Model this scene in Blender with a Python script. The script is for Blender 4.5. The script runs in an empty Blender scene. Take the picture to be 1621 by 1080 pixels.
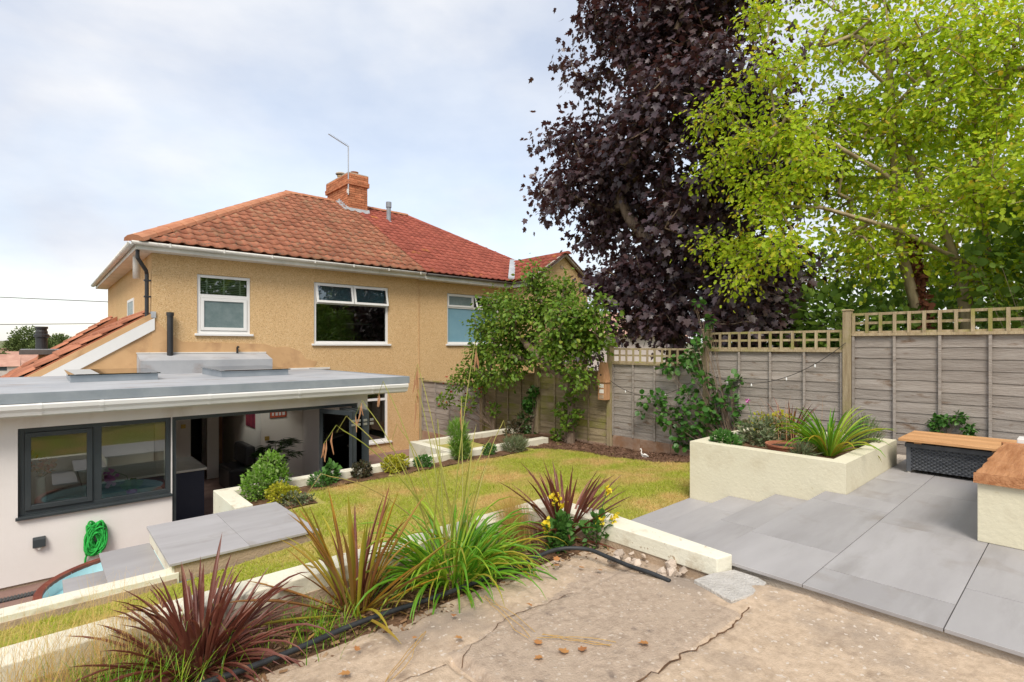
import bpy, bmesh, math, random
import numpy as np
from mathutils import Vector, Matrix
R = math.radians
rnd = random.Random(7)
rng = np.random.default_rng(7)
sc = bpy.context.scene
C = sc.collection
# world axes: X runs along the rear wall of the house, Y from the garden to the house, Z up; the lens is at the origin
# ------------------------------------------------------------------ camera
cd = bpy.data.cameras.new('camera'); cam = bpy.data.objects.new('camera', cd); C.objects.link(cam)
cam.rotation_euler = (R(90), 0, R(-42.1))
cd.sensor_width = 36; cd.lens = 18.43; cd.shift_y = 0.0055
cd.clip_start = 0.05; cd.clip_end = 12000
sc.camera = cam
# ------------------------------------------------------------------ sky
SUN = Vector((-0.62, -0.62, 0)).normalized() * math.cos(R(50)) + Vector((0, 0, math.sin(R(50))))
w = bpy.data.worlds.new('World'); sc.world = w; w.use_nodes = True
nt = w.node_tree; N = nt.nodes; L = nt.links
for n in list(N): N.remove(n)
out = N.new('ShaderNodeOutputWorld'); bg = N.new('ShaderNodeBackground'); bg.inputs['Strength'].default_value = 0.1
sky = N.new('ShaderNodeTexSky'); sky.sky_type = 'NISHITA'; sky.sun_disc = False
sky.sun_elevation = R(50); sky.sun_rotation = math.atan2(SUN.x, SUN.y)
tc = N.new('ShaderNodeTexCoord')
mp = N.new('ShaderNodeMapping'); mp.inputs['Scale'].default_value = (1.0, 1.0, 2.1); mp.inputs['Location'].default_value = (0.35, 0.2, 0.1)
n1 = N.new('ShaderNodeTexNoise'); n1.inputs['Scale'].default_value = 1.7; n1.inputs['Detail'].default_value = 6; n1.inputs['Roughness'].default_value = 0.5
n1.inputs['Distortion'].default_value = 0.5
r1 = N.new('ShaderNodeValToRGB'); r1.color_ramp.elements[0].position = 0.40; r1.color_ramp.elements[1].position = 0.60
r1.color_ramp.elements[0].color = (0.60,)*3 + (1,); r1.color_ramp.elements[1].color = (0.96,)*3 + (1,)
n2 = N.new('ShaderNodeTexNoise'); n2.inputs['Scale'].default_value = 2.6; n2.inputs['Detail'].default_value = 7; n2.inputs['Roughness'].default_value = 0.55
r2 = N.new('ShaderNodeValToRGB'); r2.color_ramp.elements[0].position = 0.36; r2.color_ramp.elements[1].position = 0.66
r2.color_ramp.elements[0].color = (4.3, 4.55, 5.15, 1); r2.color_ramp.elements[1].color = (6.0, 6.0, 6.05, 1)
mx = N.new('ShaderNodeMix'); mx.data_type = 'RGBA'
hs = N.new('ShaderNodeMix'); hs.data_type = 'RGBA'; hs.blend_type = 'MULTIPLY'; hs.inputs[0].default_value = 1; hs.inputs[7].default_value = (1.9, 1.7, 1.5, 1)
L.new(tc.outputs['Generated'], mp.inputs[0]); L.new(mp.outputs[0], n1.inputs['Vector']); L.new(mp.outputs[0], n2.inputs['Vector'])
L.new(n1.outputs['Fac'], r1.inputs[0]); L.new(n2.outputs['Fac'], r2.inputs[0])
L.new(r1.outputs[0], mx.inputs[0]); L.new(sky.outputs[0], hs.inputs[6]); L.new(hs.outputs[2], mx.inputs[6]); L.new(r2.outputs[0], mx.inputs[7])
L.new(mx.outputs[2], bg.inputs['Color']); L.new(bg.outputs[0], out.inputs[0])
# ------------------------------------------------------------------ sun
sl = bpy.data.lights.new('sun', 'SUN'); sl.energy = 2.1; sl.angle = R(24); sl.color = (1, 0.94, 0.84)
so = bpy.data.objects.new('sun', sl); C.objects.link(so); so.rotation_euler = SUN.to_track_quat('Z', 'Y').to_euler()
sc.view_settings.view_transform = 'Standard'; sc.view_settings.look = 'None'; sc.view_settings.exposure = 0.78; sc.view_settings.gamma = 1
sc.view_settings.use_curve_mapping = False
sc.render.engine = 'CYCLES'; sc.cycles.max_bounces = 8; sc.cycles.transparent_max_bounces = 12
sc.cycles.caustics_reflective = False; sc.cycles.caustics_refractive = False
try: sc.cycles.use_denoising = True
except Exception: pass

# ------------------------------------------------------------------ materials
def newmat(name):
    m = bpy.data.materials.new(name); m.use_nodes = True
    nt = m.node_tree
    for n in list(nt.nodes): nt.nodes.remove(n)
    o = nt.nodes.new('ShaderNodeOutputMaterial')
    return m, nt, o
def c4(c): return (c[0], c[1], c[2], 1)
def mat(name, c1, c2=None, scale=3.0, rough=0.8, bump=0.0, bscale=60.0, rv=0.0, spec=0.3, stretch=(1, 1, 1), metal=0.0,
        lo=0.35, hi=0.65, c3=None, s3=1.0, t3=(0.55, 0.65), st3=(1, 1, 1), vor=False, c5=None, s5=30.0, t5=(0.6, 0.7), c4_=None, s4=200.0, t4=(0.1, 0.2), rot=0.0):
    m, nt, o = newmat(name); N = nt.nodes; L = nt.links
    b = N.new('ShaderNodeBsdfPrincipled'); b.inputs['Roughness'].default_value = rough; b.inputs['Metallic'].default_value = metal
    b.inputs['Specular IOR Level'].default_value = spec
    L.new(b.outputs[0], o.inputs[0])
    g = N.new('ShaderNodeNewGeometry'); oi = N.new('ShaderNodeObjectInfo')
    off = N.new('ShaderNodeVectorMath'); off.operation = 'MULTIPLY_ADD'
    cb = N.new('ShaderNodeCombineXYZ')
    for i in range(3): L.new(oi.outputs['Random'], cb.inputs[i])
    off.inputs[1].default_value = (7.3, 3.1, 5.7) if rv else (0, 0, 0)
    L.new(cb.outputs[0], off.inputs[0]); L.new(g.outputs['Position'], off.inputs[2])
    vec = off.outputs[0]
    def noise(sc_, st, det=6):
        mpn = N.new('ShaderNodeMapping'); mpn.inputs['Scale'].default_value = st; mpn.inputs['Rotation'].default_value = (0, 0, rot)
        L.new(vec, mpn.inputs[0])
        n = N.new('ShaderNodeTexNoise'); n.inputs['Scale'].default_value = sc_; n.inputs['Detail'].default_value = det; n.inputs['Roughness'].default_value = 0.6
        L.new(mpn.outputs[0], n.inputs['Vector']); return n.outputs['Fac']
    def ramp(f, p0, p1, a, bb):
        r = N.new('ShaderNodeValToRGB'); r.color_ramp.elements[0].position = p0; r.color_ramp.elements[1].position = p1
        r.color_ramp.elements[0].color = a; r.color_ramp.elements[1].color = bb
        L.new(f, r.inputs[0]); return r.outputs[0]
    def mixc(f, a, bcol):
        mm = N.new('ShaderNodeMix'); mm.data_type = 'RGBA'; L.new(f, mm.inputs[0]); L.new(a, mm.inputs[6]); mm.inputs[7].default_value = c4(bcol)
        return mm.outputs[2]
    col = ramp(noise(scale, stretch), lo, hi, c4(c1), c4(c2 or c1))
    if c3: col = mixc(ramp(noise(s3, st3), t3[0], t3[1], (0, 0, 0, 1), (1, 1, 1, 1)), col, c3)
    if c5: col = mixc(ramp(noise(s5, (1, 1, 1)), t5[0], t5[1], (0, 0, 0, 1), (1, 1, 1, 1)), col, c5)
    if c4_:
        vv = N.new('ShaderNodeTexVoronoi'); vv.inputs['Scale'].default_value = s4; L.new(vec, vv.inputs['Vector'])
        sx = N.new('ShaderNodeSeparateColor'); L.new(vv.outputs['Color'], sx.inputs[0])
        col = mixc(ramp(sx.outputs[0], t4[0], t4[1], (1, 1, 1, 1), (0, 0, 0, 1)), col, c4_)
    if rv:
        h = N.new('ShaderNodeHueSaturation'); mr = N.new('ShaderNodeMapRange')
        mr.inputs['To Min'].default_value = 1 - rv; mr.inputs['To Max'].default_value = 1 + rv
        L.new(oi.outputs['Random'], mr.inputs[0]); L.new(mr.outputs[0], h.inputs['Value']); L.new(col, h.inputs['Color']); col = h.outputs[0]
    L.new(col, b.inputs['Base Color'])
    if bump:
        bp = N.new('ShaderNodeBump'); bp.inputs['Strength'].default_value = min(1, bump); bp.inputs['Distance'].default_value = 0.02 * max(1, bump)
        if vor:
            vv = N.new('ShaderNodeTexVoronoi'); vv.inputs['Scale'].default_value = bscale; L.new(vec, vv.inputs['Vector']); L.new(vv.outputs['Distance'], bp.inputs['Height'])
        else:
            L.new(noise(bscale, stretch), bp.inputs['Height'])
        L.new(bp.outputs[0], b.inputs['Normal'])
    return m
def leafmat(name, cols, trans=0.35, rough=0.5, tcol=None, spec=0.35, patch=None):
    m, nt, o = newmat(name); N = nt.nodes; L = nt.links
    g = N.new('ShaderNodeNewGeometry'); oi = N.new('ShaderNodeObjectInfo')
    ad = N.new('ShaderNodeMath'); ad.operation = 'ADD'; fr = N.new('ShaderNodeMath'); fr.operation = 'FRACT'
    L.new(g.outputs['Random Per Island'], ad.inputs[0]); L.new(oi.outputs['Random'], ad.inputs[1]); L.new(ad.outputs[0], fr.inputs[0])
    r = N.new('ShaderNodeValToRGB'); e = r.color_ramp.elements
    e[0].color = c4(cols[0]); e[1].color = c4(cols[-1])
    for i, c in enumerate(cols[1:-1]): k = e.new((i + 1) / (len(cols) - 1)); k.color = c4(c)
    L.new(fr.outputs[0], r.inputs[0]); col = r.outputs[0]
    if patch:
        n = N.new('ShaderNodeTexNoise'); n.inputs['Scale'].default_value = patch[1]; n.inputs['Detail'].default_value = 4; L.new(g.outputs['Position'], n.inputs['Vector'])
        rr = N.new('ShaderNodeValToRGB'); rr.color_ramp.elements[0].position = patch[2]; rr.color_ramp.elements[1].position = patch[3]; L.new(n.outputs['Fac'], rr.inputs[0])
        mm = N.new('ShaderNodeMix'); mm.data_type = 'RGBA'; L.new(rr.outputs[0], mm.inputs[0]); L.new(col, mm.inputs[6]); mm.inputs[7].default_value = c4(patch[0]); col = mm.outputs[2]
    b = N.new('ShaderNodeBsdfPrincipled'); b.inputs['Roughness'].default_value = rough; b.inputs['Specular IOR Level'].default_value = spec
    L.new(col, b.inputs['Base Color'])
    t = N.new('ShaderNodeBsdfTranslucent'); mxs = N.new('ShaderNodeMixShader'); mxs.inputs[0].default_value = trans
    if tcol: t.inputs['Color'].default_value = c4(tcol)
    else: L.new(col, t.inputs['Color'])
    L.new(b.outputs[0], mxs.inputs[1]); L.new(t.outputs[0], mxs.inputs[2]); L.new(mxs.outputs[0], o.inputs[0])
    return m
def glassmat(name, tint=(0.9, 0.95, 0.95), ior=1.5, rough=0.0, boost=1.0):
    m, nt, o = newmat(name); N = nt.nodes; L = nt.links
    t = N.new('ShaderNodeBsdfTransparent'); t.inputs[0].default_value = c4(tint)
    g = N.new('ShaderNodeBsdfGlossy'); g.inputs['Roughness'].default_value = rough
    f = N.new('ShaderNodeFresnel'); f.inputs[0].default_value = ior
    ml = N.new('ShaderNodeMath'); ml.operation = 'MULTIPLY'; ml.inputs[1].default_value = boost; ml.use_clamp = True; L.new(f.outputs[0], ml.inputs[0])
    x = N.new('ShaderNodeMixShader'); L.new(ml.outputs[0], x.inputs[0]); L.new(t.outputs[0], x.inputs[1]); L.new(g.outputs[0], x.inputs[2]); L.new(x.outputs[0], o.inputs[0])
    return m
M = {}
M['dash'] = mat('pebbledash', (0.61, 0.40, 0.20), (0.655, 0.44, 0.225), 1.2, 0.95, 0.35, 120, vor=True, spec=0.1, c3=(0.74, 0.56, 0.34), s3=60, t3=(0.50, 0.66), c4_=(0.47, 0.29, 0.13), s4=90, t4=(0.14, 0.22))
M['render_tan'] = mat('tan render', (0.52, 0.32, 0.16), (0.60, 0.38, 0.20), 1.6, 0.9, 0.3, 60, spec=0.1, c3=(0.42, 0.25, 0.13), s3=2.2, t3=(0.55, 0.72))
M['white_render'] = mat('white render', (0.74, 0.70, 0.665), (0.81, 0.77, 0.74), 0.8, 0.9, 0.15, 80, spec=0.15, c3=(0.62, 0.56, 0.50), s3=1.7, t3=(0.54, 0.74), st3=(1, 1, 0.35))
M['cream'] = mat('cream masonry paint', (0.62, 0.575, 0.425), (0.67, 0.625, 0.475), 1.5, 0.8, 0.25, 30, spec=0.2, c3=(0.54, 0.48, 0.34), s3=3.0, t3=(0.56, 0.80), c5=(0.50, 0.43, 0.28), s5=16, t5=(0.66, 0.74))
M['cream_worn'] = mat('worn cream paint', (0.66, 0.62, 0.49), (0.72, 0.69, 0.57), 1.5, 0.85, 0.25, 40, spec=0.15, c3=(0.52, 0.45, 0.33), s3=4.5, t3=(0.56, 0.70), c5=(0.40, 0.31, 0.21), s5=22, t5=(0.66, 0.70))
M['bare'] = mat('bare cement', (0.36, 0.27, 0.19), (0.46, 0.35, 0.25), 5, 0.95, 0.5, 60, spec=0.1)
M['tile_old'] = mat('weathered clay tile', (0.265, 0.100, 0.060), (0.345, 0.142, 0.084), 2.2, 0.9, 0.5, 45, rv=0.20, spec=0.15, c3=(0.25, 0.17, 0.10), s3=2.4, t3=(0.52, 0.74), c4_=(0.16, 0.11, 0.08), s4=28, t4=(0.06, 0.10))
M['tile_new'] = mat('red clay tile', (0.25, 0.066, 0.046), (0.32, 0.092, 0.062), 2.5, 0.85, 0.3, 45, rv=0.16, spec=0.2, c3=(0.50, 0.22, 0.05), s3=0.9, t3=(0.64, 0.74))
M['tile_side'] = mat('orange clay tile', (0.36, 0.13, 0.075), (0.45, 0.195, 0.115), 2.5, 0.9, 0.5, 20, rv=0.2, spec=0.15, c3=(0.30, 0.13, 0.07), s3=4, t3=(0.55, 0.7))
M['ridge'] = mat('ridge tile', (0.38, 0.155, 0.085), (0.47, 0.22, 0.125), 3, 0.9, 0.4, 50, rv=0.14, spec=0.15, c3=(0.55, 0.30, 0.06), s3=1.5, t3=(0.66, 0.74))
M['lead'] = mat('lead flashing', (0.30, 0.32, 0.34), (0.42, 0.43, 0.44), 4, 0.6, 0.3, 30, spec=0.4)
M['mortar'] = mat('mortar', (0.42, 0.36, 0.30), (0.52, 0.46, 0.38), 8, 0.95, 0.5, 90, spec=0.1)
M['brick'] = mat('orange brick', (0.42, 0.15, 0.075), (0.52, 0.22, 0.115), 6, 0.9, 0.5, 80, rv=0.25, spec=0.1, c3=(0.30, 0.16, 0.09), s3=3, t3=(0.6, 0.72))
M['pvc_old'] = mat('weathered white pvc', (0.62, 0.60, 0.55), (0.76, 0.74, 0.70), 2, 0.5, 0, spec=0.4, c3=(0.45, 0.43, 0.38), s3=6, t3=(0.6, 0.75))
M['pvc'] = mat('white pvc', (0.72, 0.71, 0.69), (0.76, 0.75, 0.73), 2, 0.35, 0, spec=0.5)
M['gut_dark'] = mat('grey gutter', (0.09, 0.085, 0.08), (0.14, 0.13, 0.12), 3, 0.5)
M['black'] = mat('black plastic', (0.018, 0.018, 0.02), (0.03, 0.03, 0.032), 4, 0.4, spec=0.5)
M['anth'] = mat('anthracite aluminium', (0.030, 0.038, 0.042), (0.040, 0.048, 0.052), 3, 0.42, spec=0.5)
M['membrane'] = mat('grey roof membrane', (0.31, 0.32, 0.34), (0.42, 0.425, 0.435), 0.9, 0.75, 0.15, 30, spec=0.3, c3=(0.26, 0.215, 0.19), s3=1.6, t3=(0.56, 0.74), st3=(1, 2.2, 1))
M['trim'] = mat('grey roof trim', (0.22, 0.25, 0.28), (0.28, 0.31, 0.34), 3, 0.5, spec=0.4)
M['glass'] = glassmat('window glass', (0.86, 0.90, 0.88), 1.5, 0.0, 3.2)
M['glass_dark'] = glassmat('dark reflecting glass', (0.72, 0.78, 0.74), 1.5, 0.0, 3.6)
M['skyglass'] = glassmat('rooflight glass', (0.92, 0.95, 0.95), 1.5, 0.0, 1.5)
M['frost'] = mat('obscured glass', (0.12, 0.17, 0.17), (0.17, 0.22, 0.22), 6, 0.25, 0.5, 70, spec=0.6)
M['frost_blue'] = mat('pale blue obscured glass', (0.14, 0.28, 0.36), (0.17, 0.32, 0.40), 2, 0.2, 0.1, 70, spec=0.6)
M['pane_backing'] = mat('slatted blind', (0.62, 0.66, 0.58), (0.68, 0.72, 0.64), 4, 0.7)  # slats and tapes of the small window's blind
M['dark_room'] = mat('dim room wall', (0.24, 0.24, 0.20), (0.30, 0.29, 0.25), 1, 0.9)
M['fence'] = mat('weathered fence board', (0.265, 0.23, 0.20), (0.365, 0.325, 0.288), 3, 0.92, 0.6, 14, rv=0.13, stretch=(9, 0.8, 9), spec=0.1, c3=(0.18, 0.12, 0.08), s3=3.2, t3=(0.60, 0.72), st3=(1, 1, 3))
M['fence_green'] = mat('algae stained fence board', (0.22, 0.17, 0.10), (0.34, 0.27, 0.17), 3, 0.92, 0.6, 14, rv=0.14, stretch=(9, 0.8, 9), spec=0.1, c3=(0.22, 0.21, 0.05), s3=1.2, t3=(0.50, 0.66))
M['post'] = mat('fence timber', (0.30, 0.23, 0.14), (0.42, 0.34, 0.22), 3, 0.9, 0.5, 14, rv=0.14, stretch=(9, 9, 0.8), spec=0.1, c3=(0.27, 0.25, 0.08), s3=2.2, t3=(0.50, 0.66))
M['gravelboard'] = mat('gravel board', (0.27, 0.18, 0.13), (0.36, 0.25, 0.18), 3, 0.95, 0.4, 30, rv=0.1, spec=0.1, c3=(0.25, 0.13, 0.07), s3=2, t3=(0.5, 0.65))
M['oak'] = mat('oiled timber', (0.46, 0.23, 0.095), (0.60, 0.34, 0.16), 3, 0.6, 0.3, 14, rv=0.10, stretch=(9, 0.9, 9), spec=0.3)
M['plank'] = mat('rustic plank', (0.30, 0.12, 0.045), (0.46, 0.22, 0.10), 3, 0.55, 0.5, 10, rv=0.15, stretch=(0.8, 8, 8), spec=0.35)
M['birdwood'] = mat('cedar', (0.42, 0.22, 0.11), (0.54, 0.31, 0.17), 3, 0.8, 0.3, 14, stretch=(9, 9, 0.9), spec=0.2, rv=0.06)
M['wicker'] = mat('grey synthetic wicker', (0.06, 0.066, 0.078), (0.10, 0.107, 0.12), 8, 0.5, spec=0.4, rv=0.15)
M['porcelain'] = mat('grey porcelain paver', (0.31, 0.295, 0.295), (0.37, 0.355, 0.355), 1.6, 0.55, 0.06, 60, rv=0.07, spec=0.35, c5=(0.25, 0.22, 0.195), s5=2.2, t5=(0.58, 0.80), stretch=(0.5, 2.2, 1), c3=(0.275, 0.26, 0.255), s3=1.8, t3=(0.54, 0.74), st3=(0.5, 2.5, 1))
M['grout'] = mat('grout', (0.12, 0.10, 0.09), (0.18, 0.15, 0.13), 10, 0.95)
M['concrete'] = mat('old concrete', (0.385, 0.29, 0.205), (0.52, 0.40, 0.29), 26.0, 0.95, 0.45, 110, spec=0.1, c3=(0.30, 0.24, 0.19), s3=1.5, t3=(0.47, 0.66), c5=(0.27, 0.20, 0.145), s5=7, t5=(0.58, 0.74), c4_=(0.56, 0.48, 0.40), s4=85, t4=(0.01, 0.05), lo=0.30, hi=0.60)
M['patch'] = mat('new cement', (0.48, 0.45, 0.41), (0.58, 0.55, 0.51), 14, 0.95, 1.0, 60, spec=0.1)
M['soil'] = mat('soil', (0.10, 0.058, 0.034), (0.19, 0.11, 0.065), 9, 1.0, 1.0, 50, spec=0.05, c3=(0.26, 0.17, 0.11), s3=14, t3=(0.6, 0.7))
M['chips'] = mat('bark chips', (0.10, 0.055, 0.035), (0.22, 0.13, 0.09), 9, 0.95, spec=0.05)
M['turf'] = mat('lawn soil', (0.30, 0.30, 0.07), (0.42, 0.34, 0.12), 4, 1.0, 0.6, 60, spec=0.05)
M['ground'] = mat('far ground', (0.10, 0.12, 0.05), (0.16, 0.17, 0.08), 0.02, 1.0, c3=(0.20, 0.16, 0.10), s3=0.04)
M['paving_red'] = mat('red brown paving', (0.20, 0.12, 0.10), (0.28, 0.18, 0.15), 3, 0.8, 0.2, 40, rv=0.1)
M['floor'] = mat('dark wood floor', (0.12, 0.055, 0.028), (0.20, 0.10, 0.05), 2, 0.5, 0.1, 20, stretch=(0.8, 8, 1), rv=0.2)
M['inwall'] = mat('interior wall paint', (0.82, 0.77, 0.70), (0.86, 0.81, 0.74), 1, 0.9)
M['navy'] = mat('navy cabinet', (0.030, 0.036, 0.060), (0.036, 0.042, 0.066), 2, 0.5)
M['worktop'] = mat('pale worktop', (0.55, 0.53, 0.46), (0.62, 0.60, 0.53), 6, 0.25, spec=0.5)
M['hose'] = mat('green hose', (0.015, 0.30, 0.04), (0.04, 0.52, 0.09), 60, 0.75, 0.6, 120)
M['irr'] = mat('black pipe', (0.018, 0.02, 0.022), (0.04, 0.042, 0.045), 10, 0.5)
M['poolrim'] = mat('brown pool rim', (0.17, 0.045, 0.03), (0.25, 0.075, 0.045), 5, 0.5, rv=0.1)
M['poolin'] = mat('pale pool liner', (0.60, 0.78, 0.80), (0.68, 0.84, 0.86), 2, 0.4)
M['water'] = mat('pool water', (0.36, 0.70, 0.76), (0.46, 0.78, 0.82), 2, 0.06, 0.08, 5, spec=0.6)
M['terracotta'] = mat('terracotta', (0.30, 0.11, 0.06), (0.40, 0.16, 0.09), 4, 0.85, 0.2, 40)
M['white_thing'] = mat('white glaze', (0.70, 0.67, 0.62), (0.80, 0.77, 0.73), 8, 0.4)
M['stone'] = mat('rubble', (0.38, 0.30, 0.23), (0.55, 0.46, 0.38), 6, 0.95, 0.6, 40, rv=0.25)
M['bark'] = mat('bark', (0.16, 0.115, 0.08), (0.27, 0.20, 0.15), 6, 0.95, 0.8, 12, stretch=(3, 3, 0.7), spec=0.1)
M['bark_pale'] = mat('pale bark', (0.26, 0.20, 0.12), (0.40, 0.32, 0.20), 5, 0.9, 0.4, 12, stretch=(2, 2, 0.8), spec=0.1)
M['bark_ivy'] = mat('dead ivy bark', (0.14, 0.055, 0.03), (0.26, 0.11, 0.06), 8, 0.95, 1.0, 10, spec=0.1)
M['l_purple'] = leafmat('purple maple leaf', [(0.040, 0.024, 0.030), (0.070, 0.038, 0.044), (0.050, 0.032, 0.042), (0.095, 0.064, 0.076), (0.072, 0.038, 0.036), (0.045, 0.028, 0.036)], 0.18, 0.40, tcol=(0.15, 0.045, 0.035), spec=0.6)
M['l_lime'] = leafmat('lime green leaf', [(0.42, 0.60, 0.03), (0.54, 0.68, 0.04), (0.46, 0.63, 0.035), (0.60, 0.68, 0.04), (0.38, 0.56, 0.03), (0.50, 0.65, 0.03), (0.66, 0.62, 0.05), (0.40, 0.57, 0.03), (0.46, 0.60, 0.03), (0.55, 0.66, 0.04), (0.72, 0.50, 0.05)], 0.60, 0.5)
M['l_apple'] = leafmat('fruit tree leaf', [(0.12, 0.23, 0.025), (0.18, 0.30, 0.035), (0.09, 0.19, 0.02), (0.24, 0.34, 0.04), (0.14, 0.26, 0.03), (0.30, 0.35, 0.05)], 0.42, 0.45)
M['l_ivy'] = leafmat('ivy leaf', [(0.04, 0.13, 0.02), (0.07, 0.18, 0.03), (0.05, 0.15, 0.02), (0.11, 0.24, 0.04)], 0.3, 0.4)
M['l_dark'] = leafmat('dark hedge leaf', [(0.09, 0.17, 0.03), (0.14, 0.24, 0.035), (0.19, 0.29, 0.04), (0.10, 0.19, 0.03)], 0.42, 0.5)
M['l_far'] = leafmat('far tree leaf', [(0.09, 0.13, 0.04), (0.13, 0.18, 0.05), (0.16, 0.20, 0.06), (0.10, 0.15, 0.045)], 0.2, 0.8)
M['l_bronze'] = leafmat('bronze strap leaf', [(0.105, 0.033, 0.024), (0.18, 0.058, 0.040), (0.14, 0.044, 0.032), (0.24, 0.095, 0.062), (0.115, 0.038, 0.028)], 0.22, 0.42, tcol=(0.30, 0.07, 0.04), spec=0.45, patch=((0.24, 0.13, 0.08), 14, 0.56, 0.70))
M['l_mix'] = leafmat('orange green strap leaf', [(0.28, 0.33, 0.03), (0.38, 0.19, 0.05), (0.42, 0.38, 0.04), (0.27, 0.10, 0.05), (0.50, 0.28, 0.03), (0.32, 0.15, 0.07), (0.34, 0.36, 0.04)], 0.35, 0.45)
M['l_lily'] = leafmat('daylily leaf', [(0.10, 0.29, 0.018), (0.16, 0.38, 0.025), (0.12, 0.33, 0.02), (0.26, 0.45, 0.03), (0.36, 0.48, 0.035), (0.14, 0.35, 0.02)], 0.42, 0.4, patch=((0.50, 0.48, 0.06), 9, 0.57, 0.72))
M['l_yellow'] = leafmat('yellow strap leaf', [(0.42, 0.36, 0.035), (0.34, 0.36, 0.04), (0.50, 0.33, 0.03)], 0.45, 0.45)
M['l_straw'] = leafmat('straw', [(0.62, 0.42, 0.14), (0.72, 0.50, 0.18), (0.55, 0.34, 0.10), (0.60, 0.52, 0.16)], 0.4, 0.6)
M['l_tan'] = leafmat('dry seed string', [(0.48, 0.24, 0.12), (0.56, 0.32, 0.17), (0.42, 0.20, 0.10)], 0.3, 0.7)
M['l_stem'] = leafmat('yellow green stem', [(0.30, 0.32, 0.05), (0.38, 0.36, 0.08), (0.42, 0.32, 0.10)], 0.3, 0.5)
M['l_fresh'] = leafmat('fresh green leaf', [(0.14, 0.30, 0.03), (0.22, 0.40, 0.05), (0.18, 0.34, 0.04), (0.42, 0.52, 0.22)], 0.42, 0.5)
M['l_gold'] = leafmat('golden leaf', [(0.46, 0.44, 0.03), (0.55, 0.52, 0.05), (0.36, 0.40, 0.03), (0.42, 0.34, 0.04)], 0.4, 0.5)
M['l_green'] = leafmat('mid green leaf', [(0.06, 0.17, 0.03), (0.10, 0.23, 0.045), (0.08, 0.20, 0.035)], 0.35, 0.5)
M['l_grey'] = leafmat('grey green leaf', [(0.16, 0.20, 0.10), (0.22, 0.26, 0.14), (0.12, 0.17, 0.07), (0.26, 0.22, 0.12)], 0.3, 0.6)
M['l_dusk'] = leafmat('dusky leaf', [(0.05, 0.06, 0.025), (0.09, 0.06, 0.03), (0.04, 0.05, 0.02)], 0.25, 0.5)
M['l_palm'] = leafmat('palm leaf', [(0.02, 0.06, 0.015), (0.04, 0.09, 0.02), (0.03, 0.07, 0.015)], 0.25, 0.4)
M['l_red'] = leafmat('red flower', [(0.35, 0.03, 0.02), (0.25, 0.03, 0.02), (0.40, 0.08, 0.04)], 0.3, 0.6)
M['l_yflower'] = leafmat('yellow flower', [(0.80, 0.62, 0.02), (0.85, 0.70, 0.06)], 0.35, 0.6)
M['l_pink'] = leafmat('pink flower', [(0.55, 0.14, 0.38), (0.62, 0.22, 0.46)], 0.3, 0.6)
M['l_orange'] = leafmat('orange flower', [(0.75, 0.20, 0.08), (0.70, 0.35, 0.12), (0.62, 0.45, 0.30)], 0.3, 0.6)
M['l_fallen'] = leafmat('fallen leaf', [(0.38, 0.15, 0.05), (0.45, 0.22, 0.07), (0.28, 0.10, 0.04)], 0.1, 0.8)
M['grass'] = leafmat('grass', [(0.36, 0.46, 0.04), (0.46, 0.52, 0.06), (0.54, 0.52, 0.09), (0.40, 0.50, 0.05), (0.62, 0.54, 0.18)], 0.45, 0.6, patch=((0.72, 0.52, 0.22), 1.3, 0.44, 0.64))
M['fruit'] = mat('green apple', (0.30, 0.36, 0.05), (0.42, 0.42, 0.08), 20, 0.4, rv=0.1)
M['metal'] = mat('grey metal', (0.42, 0.43, 0.44), (0.5, 0.5, 0.51), 5, 0.4, metal=0.8)
M['bulb'] = mat('clear bulb', (0.7, 0.7, 0.68), None, 5, 0.15, spec=0.6)
M['red_art'] = mat('dark red print', (0.10, 0.02, 0.05), (0.35, 0.05, 0.08), 3, 0.5, lo=0.42, hi=0.58)
M['teal_art'] = mat('teal print', (0.03, 0.12, 0.16), (0.05, 0.18, 0.22), 6, 0.5)
M['orange_art'] = mat('orange print', (0.55, 0.10, 0.05), (0.60, 0.14, 0.07), 6, 0.5)
M['brass'] = mat('brass plate', (0.55, 0.38, 0.10), (0.6, 0.42, 0.12), 6, 0.35, metal=0.6)
M['magenta'] = mat('magenta pot', (0.62, 0.10, 0.55), (0.68, 0.14, 0.60), 3, 0.4)
M['far_white'] = mat('far pale wall', (0.55, 0.45, 0.40), (0.66, 0.58, 0.53), 0.5, 0.9, rv=0.25)
M['far_roof'] = mat('far roof', (0.30, 0.16, 0.12), (0.40, 0.24, 0.18), 0.5, 0.9, rv=0.3)
M['far_glass'] = mat('far window', (0.05, 0.06, 0.07), None, 1, 0.2)
M['ceil'] = mat('white ceiling paint', (0.86, 0.84, 0.80), None, 1, 0.9)
M['concrete_grey'] = mat('grey weathered concrete', (0.315, 0.24, 0.18), (0.455, 0.355, 0.27), 22.0, 0.95, 0.6, 90, spec=0.1, c3=(0.42, 0.33, 0.25), s3=2.2, t3=(0.52, 0.66), c5=(0.22, 0.17, 0.135), s5=11, t5=(0.58, 0.72), c4_=(0.52, 0.44, 0.36), s4=90, t4=(0.01, 0.06), lo=0.30, hi=0.62)
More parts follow.
